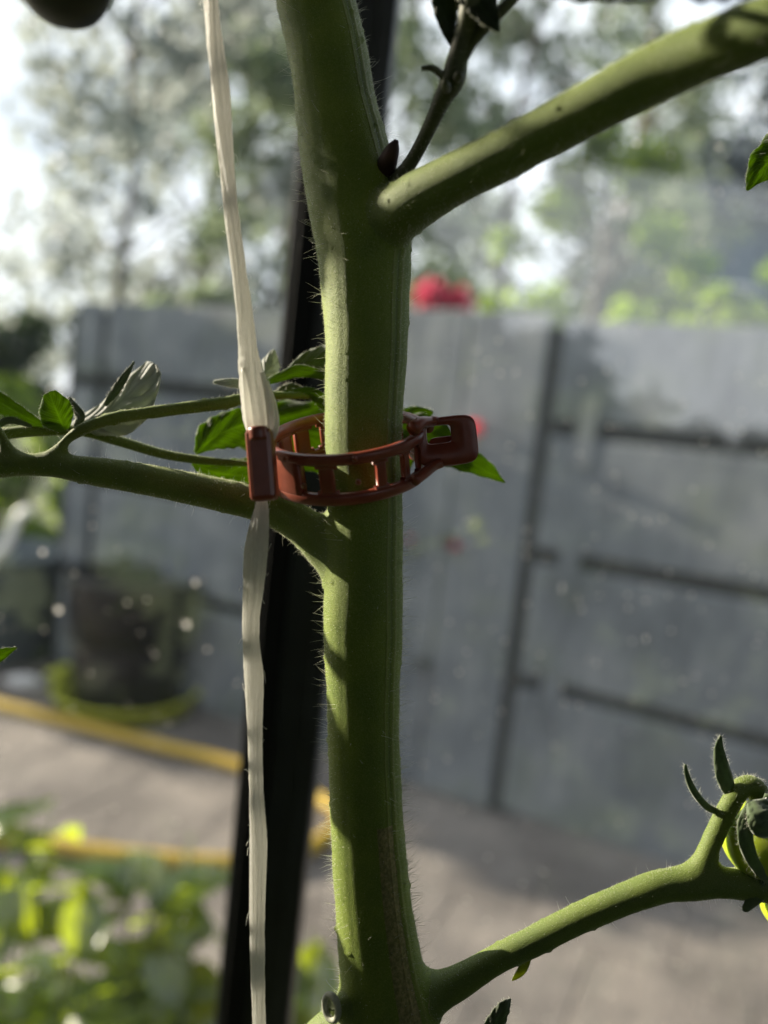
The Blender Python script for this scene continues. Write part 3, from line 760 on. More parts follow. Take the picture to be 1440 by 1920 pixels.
def leaf(mid, wl_, wr, mat='leaf', name='leaflet', parent=None, n=44, mq=8, cup=.15, serr=.10, dl=0.0, dr=0.0, teeth=7, thick=.00022, label=None, relief=.05):
    """blade about a midrib; mid rows px,py,depth ; wl/wr half widths (px) left/right of travel; dl/dr extra depth (m) at the edges"""
    s = spline(mid, n); X = np.array([P(*q) for q in s])
    T2 = np.gradient(s[:, :2], axis=0); T2 /= np.linalg.norm(T2, axis=1)[:, None]
    L2 = np.stack([T2[:, 1], -T2[:, 0]], 1)       # left of travel on screen (y down)
    tt = np.linspace(0, 1, n)
    WL = np.interp(tt, np.linspace(0, 1, len(wl_)), wl_); WR = np.interp(tt, np.linspace(0, 1, len(wr)), wr)
    WL = np.convolve(np.pad(WL, 2, 'edge'), np.ones(5) / 5, 'valid'); WR = np.convolve(np.pad(WR, 2, 'edge'), np.ones(5) / 5, 'valid')
    WL[-1] *= .3; WR[-1] *= .3
    se = 1 + serr * (2 * np.abs(((tt * teeth) % 1) - .5) - .5)
    se2 = 1 + serr * (2 * np.abs(((tt * teeth + .4) % 1) - .5) - .5)
    WL *= se; WR *= se2
    V = []; lu = []; lv = []
    r = random.Random(int(abs(s[0, 0] * 7 + s[0, 1])))
    ph = r.uniform(0, 9)
    for i in range(n):
        for j in range(-mq, mq + 1):
            q = j / mq; wd = WL[i] if q < 0 else WR[i]; side = -q if q < 0 else -q
            off = L2[i] * (abs(q) * wd) * (1 if q < 0 else -1)
            d = s[i, 2] + (dl if q < 0 else dr) * abs(q) ** 1.3
            wm = wd * PXM(d)
            d += wm * cup * (abs(q) ** 2) + wm * .07 * sin(tt[i] * 34 - abs(q) * 9 + ph) * abs(q) + wm * .05 * sin(q * 7 + tt[i] * 11 + ph)
            rl_ = wd * relief * cos(2 * (tt[i] * (19 if mat == 'leaf_grey' else 44) - abs(q) * (6.5 if mat == 'leaf_grey' else 15))) * min(1, 3 * abs(q)) * .5
            d += rl_ * PXM(d)
            V.append(P(s[i, 0] + off[0], s[i, 1] + off[1], d)); lu.append(tt[i]); lv.append(q)
    w_ = 2 * mq + 1
    F = [(i * w_ + j, i * w_ + j + 1, (i + 1) * w_ + j + 1, (i + 1) * w_ + j) for i in range(n - 1) for j in range(w_ - 1)]
    o = obj(name, V, F, M[mat], parent or tom)
    for nm, arr in (('lu', lu), ('lv', lv)):
        at = o.data.attributes.new(nm, 'FLOAT', 'POINT'); at.data.foreach_set('value', np.asarray(arr, np.float32))
    md_ = o.modifiers.new('thickness', 'SOLIDIFY'); md_.thickness = thick; md_.offset = 0
    # midrib as raised cord
    if label: o['label'] = label
    return o, np.array(V)

LV = []   # for fuzz along the edges
def L(*a, **k):
    o, V = leaf(*a, **k); LV.append(o); return o
# left group
L([(132, 797, .161), (160, 788, .161), (200, 772, .161), (245, 735, .161), (290, 682, .163)], [2, 12, 16, 22, 26, 12], [3, 18, 40, 62, 50, 16], 'leaf_grey', cup=-.10, serr=.10, teeth=5, relief=.20, dl=.002, dr=-.001, label='pale grey underside of a folded leaflet')
L([(196, 760, .159), (222, 722, .160), (252, 678, .161)], [3, 7, 6, 1], [4, 10, 9, 1], 'leaf_dull', serr=.02)
L([(122, 806, .155), (108, 775, .1535), (92, 735, .153)], [12, 34, 33, 10], [10, 28, 30, 12], 'leaf', cup=.25, serr=.02, label='small rounded leaflet glowing green')
L([(140, 800, .156), (150, 780, .157), (128, 745, .158)], [2, 10, 4], [2, 10, 3], 'leaf_dull', serr=.02, cup=.3)
L([(85, 800, .159), (40, 778, .159), (-20, 745, .160), (-80, 730, .16)], [3, 16, 22, 22], [4, 14, 20, 20], 'leaf')
L([(-5, 800, .1575), (20, 790, .158), (60, 800, .159)], [8, 9, 3], [4, 5, 2], 'leaf_dull', serr=.02)
# leaflets between side branch and clip
L([(366, 850, .166), (400, 822, .166), (445, 800, .167), (510, 782, .168)], [3, 34, 36, 32, 18], [3, 18, 34, 42, 30], 'leaf', label='broad leaflet glowing green left of the string')
L([(360, 868, .1665), (400, 885, .167), (450, 892, .168), (520, 900, .169)], [3, 18, 28, 36, 30], [3, 20, 34, 44, 38], 'leaf')
L([(455, 720, .159), (430, 718, .159), (400, 716, .160)], [8, 7, 2], [9, 8, 2], 'leaf_grey', serr=.02, label='narrow grey leaflet tip left of the string')
L([(489, 716, .164), (500, 692, .165), (513, 656, .166)], [6, 18, 14, 2], [8, 24, 22, 3], 'leaf_grey', cup=.5, serr=.03)
L([(483, 724, .162), (520, 708, .161), (560, 696, .161), (600, 704, .162), (660, 715, .164)], [2, 7, 12, 11, 6], [2, 9, 12, 6, 4], 'leaf', serr=.03, cup=.2)
L([(540, 693, .163), (575, 684, .164), (615, 682, .165), (680, 690, .166)], [3, 24, 36, 34], [2, 8, 22, 24], 'leaf_dull', serr=.04, cup=.4, label='grey-green leaflet against the black post')
L([(500, 745, .163), (540, 738, .163), (580, 736, .163), (606, 752, .163), (640, 790, .165)], [3, 6, 10, 12, 8], [4, 8, 10, 14, 12], 'leaf', serr=.03)
L([(518, 735, .166), (545, 728, .167), (580, 737, .167)], [3, 10, 4], [2, 4, 2], 'leaf_dull', serr=.03)
# big leaf behind the clip, its tip showing at the right
L([(430, 800, .176), (520, 806, .175), (620, 815, .174), (700, 830, .174), (780, 850, .174)], [30, 55, 60, 55, 40], [30, 60, 80, 80, 50], 'leaf', n=40, mq=10, label='broad leaflet behind the clip and stem')
L([(740, 808, .171), (800, 824, .170), (855, 852, .170), (905, 880, .170), (947, 905, .171)], [34, 48, 22, 22, 1], [40, 40, 28, 14, 1], 'leaf', n=40, serr=.16, teeth=6, label='pointed leaflet tip right of the clip')
L([(745, 790, .1735), (780, 775, .173), (812, 772, .173)], [20, 14, 2], [18, 26, 4], 'leaf', serr=.08)
# right edge, bottom and left edge
L([(1520, 262, .151), (1470, 285, .151), (1430, 315, .151), (1400, 357, .152)], [50, 52, 48, 20, 2], [40, 44, 40, 26, 2], 'leaf', serr=.2, teeth=4, label='dark leaflet tip at the right edge')
L([(915, 1990, .150), (925, 1930, .150), (945, 1890, .150), (957, 1872, .151)], [14, 20, 14, 1], [14, 20, 12, 1], 'leaf_dull', label='small leaflet tip at the bottom edge')
L([(-80, 1260, .150), (-30, 1240, .150), (32, 1214, .151)], [26, 26, 16, 1], [22, 26, 16, 1], 'leaf', label='leaflet tip at the left edge')
L([(990, 1792, .1487), (978, 1818, .1487), (960, 1838, .149)], [7, 11, 2], [7, 9, 1], 'bract', n=10, mq=3, serr=0)
# top: blurred nearer leaflets
L([(850, -60, .124), (835, 0, .124), (838, 50, .125), (845, 85, .126)], [28, 30, 16, 2], [26, 26, 14, 2], 'leaf_dark')
L([(860, -60, .122), (900, 10, .121), (935, 60, .120)], [40, 46, 26, 3], [40, 30, 20, 3], 'leaf_dark')
L([(900, -66, .098), (1020, -44, .098), (1150, -24, .098), (1230, -4, .099)], [30, 34, 34, 6], [30, 38, 30, 6], 'leaf_dark', serr=.2)
L([(1250, -90, .097), (1310, -60, .097), (1400, -60, .097), (1500, -60, .097)], [50, 56, 50, 20], [50, 60, 56, 30], 'leaf_dark', serr=.2)
stalk([(1515, 265, .151, 10), (1640, 220, .146, 9), (1800, 90, .125, 10), (1900, -40, .100, 12)], 'leaf_stalk')
stalk([(915, 1985, .150, 8), (860, 2050, .150, 9), (780, 2090, .149, 10), (735, 2110, .148, 12)], 'leaf_stalk')
stalk([(900, -66, .098, 7), (905, -80, .108, 8), (900, -90, .120, 10)], 'leaf_stalk', n=12)
stalk([(1250, -90, .097, 6), (1330, -75, .097, 9), (1420, -40, .098, 10), (1470, 20, .0985, 12)], 'leaf_stalk', n=16)
stalk([(-75, 1258, .150, 8), (-300, 1250, .15, 10), (-560, 1100, .147, 12), (-800, 860, .142, 14)], 'leaf_stalk')
stalk([(-120, 874, .152, 27), (-500, 860, .148, 26), (-900, 840, .142, 24), (-1500, 800, .135, 20)], 'side_branch')
# leaves further back on the left-hand branches, out of the picture, that dapple the stem with shade
def shade_leaf(target_px, t_dist, a, b, tilt):
    c0 = P(*target_px) + SUN * (t_dist + .075)
    X = np.cross(SUN, ZZ); X /= np.linalg.norm(X); Y = np.cross(X, SUN)
    X2 = X * cos(tilt) + Y * sin(tilt); Y2 = -X * sin(tilt) + Y * cos(tilt)
    V = []; n_ = 16
    for i in range(n_ + 1):
        q = i / n_; wd = b * sin(pi * q ** .8) * (1 + .12 * sin(q * 40))
        for j in (-1, -.5, 0, .5, 1): V.append(c0 + X2 * (q - .5) * 2 * a + Y2 * wd * j + SUN * (.15 * wd * j * j))
    F = [(i * 5 + j, i * 5 + j + 1, i * 5 + j + 6, i * 5 + j + 5) for i in range(n_) for j in range(4)]
    o = obj('leaflet', V, F, M['leaf_dull'], tom)
    e_ = P(-1100 - 60 * t_dist * 10, 820, .139); m_ = (c0 + e_) / 2 - FW * .02
    MB().tube(spline([c0 - FW * .001, m_, e_], 14), .0009, 8).build('leaf_stalk', M['stem'], tom, smooth=True)
    return o
SHADE = [((618, 1215, .146), .085, .016, .0022, .25), ((606, 1385, .146), .09, .016, .0048, 1.15), ((612, 1452, .146), .09, .014, .0060, .5),
         ((640, 1795, .146), .09, .02, .0042, .2), ((590, 40, .144), .17, .024, .011, 1.5), ((640, 330, .1442), .16, .022, .0052, 1.5)]
for a in SHADE: shade_leaf(*a)

# fruits
def fruit(c, r_, mat, label, lobes=5, sq=.92):
    bm = bmesh.new(); bmesh.ops.create_uvsphere(bm, u_segments=48, v_segments=30, radius=1)
    V = []
    bm.verts.index_update()
    for v_ in bm.verts:
        x, y, z = v_.co; a = atan2(y, x); h = sqrt(x * x + y * y)
        k = 1 + .03 * cos(lobes * a) * h
        zz = z * sq - (.16 * math.exp(-(h / .35) ** 2) if z > 0 else 0)
        V.append(c + r_ * (RT * x * k + FW * y * k + UP * zz))
    F = [[q.index for q in ff.verts] for ff in bm.faces]; bm.free()
    o = obj('tomato', V, F, M[mat], tom)
    if label: o['label'] = label
    return o
f1 = fruit(P(1426, 1574, .1505), 69 * PXM(.1505), 'fruit', 'small unripe yellow-green tomato at the right edge', sq=1.04)
f2 = fruit(P(1482, 1700, .150), 52 * PXM(.150), 'fruit', 'second unripe tomato cut off by the right edge')
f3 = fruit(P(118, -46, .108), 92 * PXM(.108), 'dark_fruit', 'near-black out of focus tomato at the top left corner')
stalk([(118, -120, .108, 14), (125, -170, .108, 12), (160, -260, .11, 12)], 'fruit_stalk', 'stem', n=14)
# calyx
L([(1372, 1494, .149), (1357, 1452, .1485), (1348, 1405, .148), (1351, 1379, .148)], [9, 17, 13, 7, 1], [9, 15, 12, 7, 1], 'sepal', name='sepal', parent=f1, n=20, mq=4, serr=0, cup=.3, thick=.00035)
L([(1352, 1524, .149), (1325, 1512, .1485), (1300, 1482, .148), (1287, 1450, .148), (1285, 1433, .148)], [5, 6, 6, 4, 1], [5, 6, 6, 4, 1], 'sepal', name='sepal', parent=f1, n=24, mq=3, serr=0, cup=.4, thick=.00035)
L([(1410, 1505, .1440), (1398, 1545, .1430), (1402, 1590, .1430), (1425, 1635, .1445), (1452, 1665, .147)], [14, 14, 13, 9, 2], [10, 16, 14, 9, 2], 'sepal', name='sepal', parent=f1, n=30, mq=5, serr=0, cup=.25, thick=.00035)
L([(1415, 1500, .1440), (1420, 1528, .1418), (1430, 1550, .1415), (1460, 1556, .1425)], [20, 44, 30, 6], [14, 20, 22, 8], 'sepal', name='sepal', parent=f1, n=24, mq=5, serr=0, cup=.35, thick=.00035)
L([(1428, 1505, .1450), (1470, 1520, .1440), (1500, 1570, .145)], [20, 24, 4], [14, 20, 4], 'sepal', name='sepal', parent=f1, n=20, mq=5, serr=0, cup=.3, thick=.00035)
L([(1455, 1640, .147), (1425, 1672, .1465), (1394, 1708, .147)], [10, 18, 14, 5], [12, 20, 16, 5], 'sepal', name='sepal', parent=f2, n=18, mq=4, serr=0, cup=.3, thick=.00035)

# hairs
def hair_mesh(name, roots, dirs, lens, wid, parent, bend=.35, seg=4, curl=None):
    V = []; F = []
    r = np.random.default_rng(3)
    for p_, d_, l_ in zip(roots, dirs, lens):
        d_ = d_ / np.linalg.norm(d_)
        s_ = np.cross(d_, FW) + r.normal(size=3) * .15; s_ /= np.linalg.norm(s_) + 1e-9
        s2 = np.cross(d_, s_)
        bd = (ZZ * r.normal(0, .6) + r.normal(size=3) * .5) * bend
        n0 = len(V)
        for i in range(seg + 1):
            q = i / seg; c_ = p_ + d_ * l_ * q + bd * l_ * q * q * .6
            wq = wid * (1 - .8 * q)
            for k in range(3):
                a = 2 * pi * k / 3; V.append(c_ + (s_ * cos(a) + s2 * sin(a)) * wq)
        for i in range(seg):
            for k in range(3): F.append((n0 + i * 3 + k, n0 + i * 3 + (k + 1) % 3, n0 + (i + 1) * 3 + (k + 1) % 3, n0 + (i + 1) * 3 + k))
    o = obj(name, V, F, M['hair'], parent); o['kind'] = 'stuff'; return o
# visibility weighting: favour silhouettes
nd = np.abs(Ns @ FW)
vis = (Ns @ FW) < .35
inside = np.ones(nv, bool)
def pick(mask, n_, power=3):
    ids = np.where(mask)[0]; wt = (1 - nd[ids]) ** power + .02
    return rng.choice(ids, n_, p=wt / wt.sum())
main = (bi == keys.index('main_stem')) & vis
rightside = main & ((Ns @ RT) > .5) & (ln > .98) & (ln < 1.75)
ids = np.concatenate([pick(rightside, 230, 6), pick(main & (ln > 1.0), 230, 3), pick(main & (ln < .3) & ((Ns @ RT) > .4), 45, 6), pick(main, 120, 2), pick(main & ((Ns @ RT) < -.25), 260, .6)])
Ldir = Ns[ids] + rng.normal(size=(len(ids), 3)) * .28 + UP * .25
hair_mesh('stem_hairs', Vs[ids], Ldir, rng.uniform(.0010, .0034, len(ids)), .000032, tom)
oth = (bi != keys.index('main_stem')) & vis
ids = pick(oth, 420, 2)
hair_mesh('stalk_hairs', Vs[ids], Ns[ids] + rng.normal(size=(len(ids), 3)) * .35, rng.uniform(.0005, .0020, len(ids)), .000022, tom)
ids = pick(vis, 26000, 1.6)
hair_mesh('fine_fuzz', Vs[ids], Ns[ids] + rng.normal(size=(len(ids), 3)) * .5, rng.uniform(.00015, .00050, len(ids)), .000020, tom, seg=1)
# fuzz on thin stalks, leaf edges and sepals
R0 = []; D0 = []; L0 = []
for X, R in ((st_b[1], st_b[2]), (st_s[1], st_s[2])):
    for i in range(420):
        j = rng.integers(1, len(X) - 1); q = rng.random(); c_ = X[j] * (1 - q) + X[j - 1] * q
        t_ = X[j] - X[j - 1]; t_ /= np.linalg.norm(t_); d_ = rng.normal(size=3); d_ -= t_ * (d_ @ t_); d_ /= np.linalg.norm(d_)
        R0.append(c_ + d_ * R[j]); D0.append(d_); L0.append(rng.uniform(.0002, .0009))
for o in LV:
    me = o.data; n_ = len(me.vertices); A = np.empty(n_, np.float32); me.attributes['lv'].data.foreach_get('value', A)
    co = np.empty(n_ * 3); me.vertices.foreach_get('co', co); co = co.reshape(-1, 3) + np.array(wloc(o))
    for sgn in (-1, 1):
        e = co[np.where(np.abs(A - sgn) < 1e-3)[0]]; m_ = co[np.where(np.abs(A) < 1e-3)[0]]
        for i in range(90):
            j = rng.integers(0, len(e) - 1); q = rng.random(); c_ = e[j] * (1 - q) + e[j + 1] * q
            out = c_ - m_[j]; out /= np.linalg.norm(out) + 1e-9
            R0.append(c_); D0.append(out + rng.normal(size=3) * .7); L0.append(rng.uniform(.00015, .0006) * (2 if o.name.startswith('sepal') else 1))
hair_mesh('leaf_fuzz', np.array(R0), np.array(D0), L0, .000018, tom, seg=2)
# fuzz on sepals + knee
kn = (bi == keys.index('fruit_stalk.001')) & vis
ids = pick(kn & (ln < 1.56), 260, 2)
hair_mesh('stalk_hairs', Vs[ids], Ns[ids] + rng.normal(size=(len(ids), 3)) * .4, rng.uniform(.0004, .0012, len(ids)), .00002, tom)

# ================================================================== the clip
CC = P(652, 850, .1485)                        # centre of the ring
tilt, slope = radians(23.0), radians(5.5)
CX = RT * cos(slope) + UP * sin(slope)
_A0 = -RT * sin(slope) + UP * cos(slope)
CA = _A0 * cos(tilt) - FW * sin(tilt)          # ring axis, top leaning to the viewer
CD = _A0 * sin(tilt) + FW * cos(tilt)          # away from the viewer
clip = empty('plant_clip', CC, 'red-brown slotted plastic clip ringed round the stem and gripping the white string', 'plant clip')
def K(x, d, a): return CC + (CX * x + CD * d + CA * a) * .001
Rr = 14.6
def plan(th): return (Rr * cos(th), Rr * sin(th) * .98)
def sweep(pts, half_h, half_t, a0, closed=False, n=10, m=None):
    """rounded-rect section swept along plan pts (mm) at height a0"""
    m = m or MB(); P2 = np.array(pts, float); L_ = len(P2)
    T = (np.roll(P2, -1, 0) - np.roll(P2, 1, 0)) if closed else np.gradient(P2, axis=0)
    T /= np.linalg.norm(T, axis=1)[:, None]; N = np.stack([T[:, 1], -T[:, 0]], 1)
    V = []
    for i in range(L_):
        for k in range(n):
            a = 2 * pi * (k + .5) / n; cx, sx = cos(a), sin(a)
            e = .62
            u_ = math.copysign(abs(cx) ** e, cx) * half_t; h_ = math.copysign(abs(sx) ** e, sx) * half_h
            V.append(K(P2[i, 0] + N[i, 0] * u_, P2[i, 1] + N[i, 1] * u_, a0 + h_))
    F = []
    for i in range(L_ if closed else L_ - 1):
        j = (i + 1) % L_
        for k in range(n): F.append((i * n + k, i * n + (k + 1) % n, j * n + (k + 1) % n, j * n + k))
    if not closed: F += [tuple(range(n)), tuple((L_ - 1) * n + k for k in range(n))][::1]
    m.add(V, F); return m
ths = np.linspace(0, 2 * pi, 97)[:-1]
ring = [plan(a) for a in ths]
sweep(ring, 1.05, .95, 3.7, True).build('upper_rail', M['clip'], clip, smooth=True)
sweep(ring, 1.15, .95, -3.7, True).build('lower_rail', M['clip'], clip, smooth=True)
def bar(th, wdeg, name='bar'):
    a = np.linspace(th - radians(wdeg) / 2, th + radians(wdeg) / 2, 6)
    # flared foot and head: three stacked sweeps of differing width
    m = MB()
    for hh, a0, k in ((3.4, 0, 1.0), (.7, 2.7, 1.5), (.7, -2.7, 1.5)):
        aa = np.linspace(th - radians(wdeg) / 2 * k, th + radians(wdeg) / 2 * k, 6)
        sweep([plan(x) for x in aa], hh, .62 + .02 * k, a0, False, 10, m)
    m.build(name, M['clip'], clip, smooth=True)
for th, wd in ((radians(256), 10), (radians(294), 7), (radians(316), 5), (radians(338), 9), (radians(20), 12), (radians(48), 12), (radians(78), 12), (radians(107), 12), (radians(131), 13), (radians(151), 14)):
    bar(th, wd)
# solid wall next to the hinge
a = np.linspace(radians(172), radians(236), 16)
sweep([plan(x) for x in a], 4.5, 1.0, 0, False, 12).build('end_wall', M['clip'], clip, smooth=True)
# hinge block on the string side
hb = MB(); 
b0 = P(489, 872, .1338)
bx = RT * cos(radians(-4)) + UP * sin(radians(-4)); bz = -RT * sin(radians(-4)) * 0 + UP * cos(radians(5)) - RT * sin(radians(5)) * 1.0
bz = UP * cos(radians(4.5)) - RT * sin(radians(4.5)); bx = RT * cos(radians(4.5)) + UP * sin(radians(4.5))
hb.box(b0 + bx * .0003, bx, FW, bz, .0023, .0026, .0063, .0009)
hb.build('hinge_block', M['clip'], clip, smooth=False)
p0 = P(486, 826, .1322); p1 = P(483, 800, .1322)
m = MB(); m.tube(spline([p0, p0 + (p1 - p0) * .6, p0 + (p1 - p0) * .92, p1 + (p1 - p0) * .02], 9), [.0018, .0018, .0018, .0018, .00178, .0017, .0016, .0014, .0009], 20)
m.build('hinge_pin', M['clip'], clip, smooth=True)
# neck that carries the latch at the right, and the tab with its window
def plate(cpx, w_px, h_px, hole, depth0, rot, thick, name, yaw=.12):
    X = RT * cos(rot) + UP * sin(rot); Y = -RT * sin(rot) + UP * cos(rot)
    X = X * cos(yaw) - FW * sin(yaw); Nn = np.cross(X, Y)
    s_ = PXM(depth0); c_ = P(cpx[0], cpx[1], depth0); n_ = 48
    def rr(cx_, cy_, hw, hh, p_):
        out = []
        for i in range(n_):
            a_ = 2 * pi * (i + .5) / n_
            out.append((cx_ + math.copysign(abs(cos(a_)) ** p_, cos(a_)) * hw, cy_ + math.copysign(abs(sin(a_)) ** p_, sin(a_)) * hh))
        return out
    O = rr(0, 0, w_px / 2, h_px / 2, .42); I = rr(hole[0], hole[1], hole[2] / 2, hole[3] / 2, .35) if hole else None
    V = []; F = []
    e = thick * .35
    lay = []
    loops = [(O, -thick + 0, .94), (O, -thick + e, 1.0), (O, thick - e, 1.0), (O, thick, .94)]
    for lp, zz, k in loops:
        lay.append(len(V)); V += [c_ + X * x * k * s_ + Y * y * k * s_ + Nn * zz for x, y in lp]
    if I:
        for lp, zz, k in ((I, thick, 1.06), (I, thick - e, 1.0), (I, -thick + e, 1.0), (I, -thick, 1.06)):
            lay.append(len(V)); V += [c_ + X * (hole[0] + (x - hole[0]) * k) * s_ + Y * (hole[1] + (y - hole[1]) * k) * s_ + Nn * zz for x, y in lp]
        seq = lay + [lay[0]]
        for a_, b_ in zip(seq[:-1], seq[1:]):
            for i in range(n_): F.append((a_ + i, a_ + (i + 1) % n_, b_ + (i + 1) % n_, b_ + i))
    else:
        for a_, b_ in zip(lay[:-1], lay[1:]):
            for i in range(n_): F.append((a_ + i, a_ + (i + 1) % n_, b_ + (i + 1) % n_, b_ + i))
        F += [tuple(range(n_)), tuple(lay[-1] + i for i in range(n_))]
    return obj(name, V, F, M['clip'], clip, smooth=True)
plate((838, 827), 114, 92, (-14, 14, 46, 34), .1425, radians(6), .00065, 'latch_tab')
plate((838, 846), 66, 56, None, .1442, radians(6), .0005, 'latch_tooth', .1)
MB().tube(spline([P(772, 806, .1385), P(790, 792, .1400), P(806, 790, .1418), P(820, 786, .1425)], 12), [.0013, .0014, .0013, .0012, .0011, .001, .001, .0009, .0009, .0009, .0008, .0006], 12).build('latch_neck', M['clip'], clip, smooth=True)
MB().tube(spline([P(776, 902, .1385), P(795, 888, .1400), P(812, 874, .1418), P(826, 868, .1425)], 12), .0010, 12).build('latch_neck', M['clip'], clip, smooth=True)
MB().tube(spline([P(765, 782, .158), P(785, 790, .153), P(805, 803, .148)], 12), .0010, 12).build('latch_neck', M['clip'], clip, smooth=True)
# small moulding nubs
for q in ((665, 862, .1328), (535, 862, .1335), (672, 905, .1325), (570, 912, .1335)):
    c_ = P(*q); MB().tube([c_, c_ - FW * .0006 + UP * .0002, c_ - FW * .0011 + UP * .0004], [.0005, .00045, .0002], 8).build('moulding_nub', M['clip'], clip, smooth=True)

# ================================================================== the string
def string():
    ctl = [(380, -260, .128, 15), (389, -60, .129, 15), (395, 0, .130, 16), (402, 80, .131, 18), (412, 160, .132, 20), (420, 250, .133, 19), (429, 350, .134, 17), (438, 430, .1345, 17), (448, 510, .135, 17), (457, 580, .1355, 18),
           (463, 640, .136, 19), (471, 700, .1365, 24), (480, 750, .1370, 30), (486, 790, .1375, 31), (490, 830, .138, 24), (491, 900, .138, 14), (491, 935, .138, 11), (490, 955, .138, 14), (484, 1000, .138, 21), (479, 1050, .138, 24),
           (475, 1110, .138, 21), (471, 1160, .138, 18), (472, 1210, .138, 16), (477, 1270, .138, 18.5), (478, 1340, .138, 16.5), (479, 1420, .138, 14), (481, 1500, .1385, 15), (484, 1570, .139, 17), (483, 1650, .139, 16.5), (482, 1730, .139, 15),
           (483, 1830, .139, 14.5), (486, 1920, .139, 13.5), (490, 2060, .139, 14)]
    s_ = spline(ctl, 560); n_ = 64; V = []
    ya = s_[:, 1]
    for i, (px, py, d, hw) in enumerate(s_):
        hw *= .84 + .12 * min(1, max(0, (py - 600) / 120)); hw *= 1 + .06 * noise.noise(Vector((py * .03, 1, 0))) + .04 * noise.noise(Vector((py * .11, 5, 0)))
        tw = .35 * sin(py * .010) + py * .0007
        for k in range(n_):
            a_ = 2 * pi * k / n_
            # folded ribbon bundle: broad, thinner in depth, grooved lengthwise
            gr = 1 + .24 * noise.noise(Vector((cos(a_ + tw) * 2.2, sin(a_ + tw) * 2.2, py * .004))) \
                   + .12 * noise.noise(Vector((cos(a_ + tw) * 7, sin(a_ + tw) * 7, py * .006 + 9))) \
                   + .03 * noise.noise(Vector((cos(a_ + tw) * 18, sin(a_ + tw) * 18, py * .01 + 4)))
            x = cos(a_) * hw * (.98 + (gr - 1) * .5); z = sin(a_) * hw * .72 * gr
            V.append(P(px + x, py, d + z * PXM(d)))
    F = [(i * n_ + k, i * n_ + (k + 1) % n_, (i + 1) * n_ + (k + 1) % n_, (i + 1) * n_ + k) for i in range(len(s_) - 1) for k in range(n_)]
    up0, lo0 = P(380, -260, .128), P(490, 2060, .139)
    root = empty('plant_string', (lo0[0], lo0[1], 0), 'flat white plastic twine hanging down the left of the stem through the clip', 'string')
    to = obj('twine', V, F, M['twine'], root)
    FA_ = []; FL_ = []
    for i, (px, py, d, hw) in enumerate(s_):
        tw = .35 * sin(py * .010) + py * .003
        for k in range(n_): FA_.append(2 * pi * k / n_ + tw); FL_.append(py * .1)
    for nm, arr in (('fa', FA_), ('fl', FL_)):
        at = to.data.attributes.new(nm, 'FLOAT', 'POINT'); at.data.foreach_set('value', np.asarray(arr, np.float32))
    MB().tube([up0, up0 + np.array([-.01, .01, .35]), up0 + np.array([-.01, .02, .60])], .0014, 8).build('twine', M['twine'], root, smooth=True)
    MB().tube([lo0, (lo0[0], lo0[1], .3), (lo0[0], lo0[1], 0)], .0014, 8).build('twine', M['twine'], root, smooth=True)
    # loose fibres
    r = np.random.default_rng(8); m_ = MB()
    for i in range(40):
        j = r.integers(20, 520); px, py, d, hw = s_[j]; sd = r.choice([-1, 1])
        a0 = P(px + sd * hw * .9, py, d); d0 = RT * sd * r.uniform(.2, 1) + UP * r.normal() * .8
        m_.tube(spline([a0, a0 + d0 * .0006, a0 + d0 * .0009 + UP * r.normal() * .0008], 5), .00003, 4)
    # strand edges that split off over the pin
    m_.build('loose_fibres', M['twine'], root)['kind'] = 'stuff'
    for pts in ([(500, 715, .1362, 4), (512, 755, .1360, 6), (517, 790, .1350, 7), (514, 815, .1345, 6), (508, 832, .135, 3)], [(492, 700, .1358, 5), (503, 745, .1352, 7), (508, 785, .1345, 8), (505, 812, .134, 6)],
                [(456, 690, .1355, 4), (461, 740, .135, 7), (466, 785, .1345, 8), (470, 812, .134, 7)]):
        q = spline(pts, 20); MB().tube([P(a, b, c) for a, b, c, _ in q], [e * PXM(c) for _, _, c, e in q], 12).build('strand', M['twine'], root, smooth=True)
string()

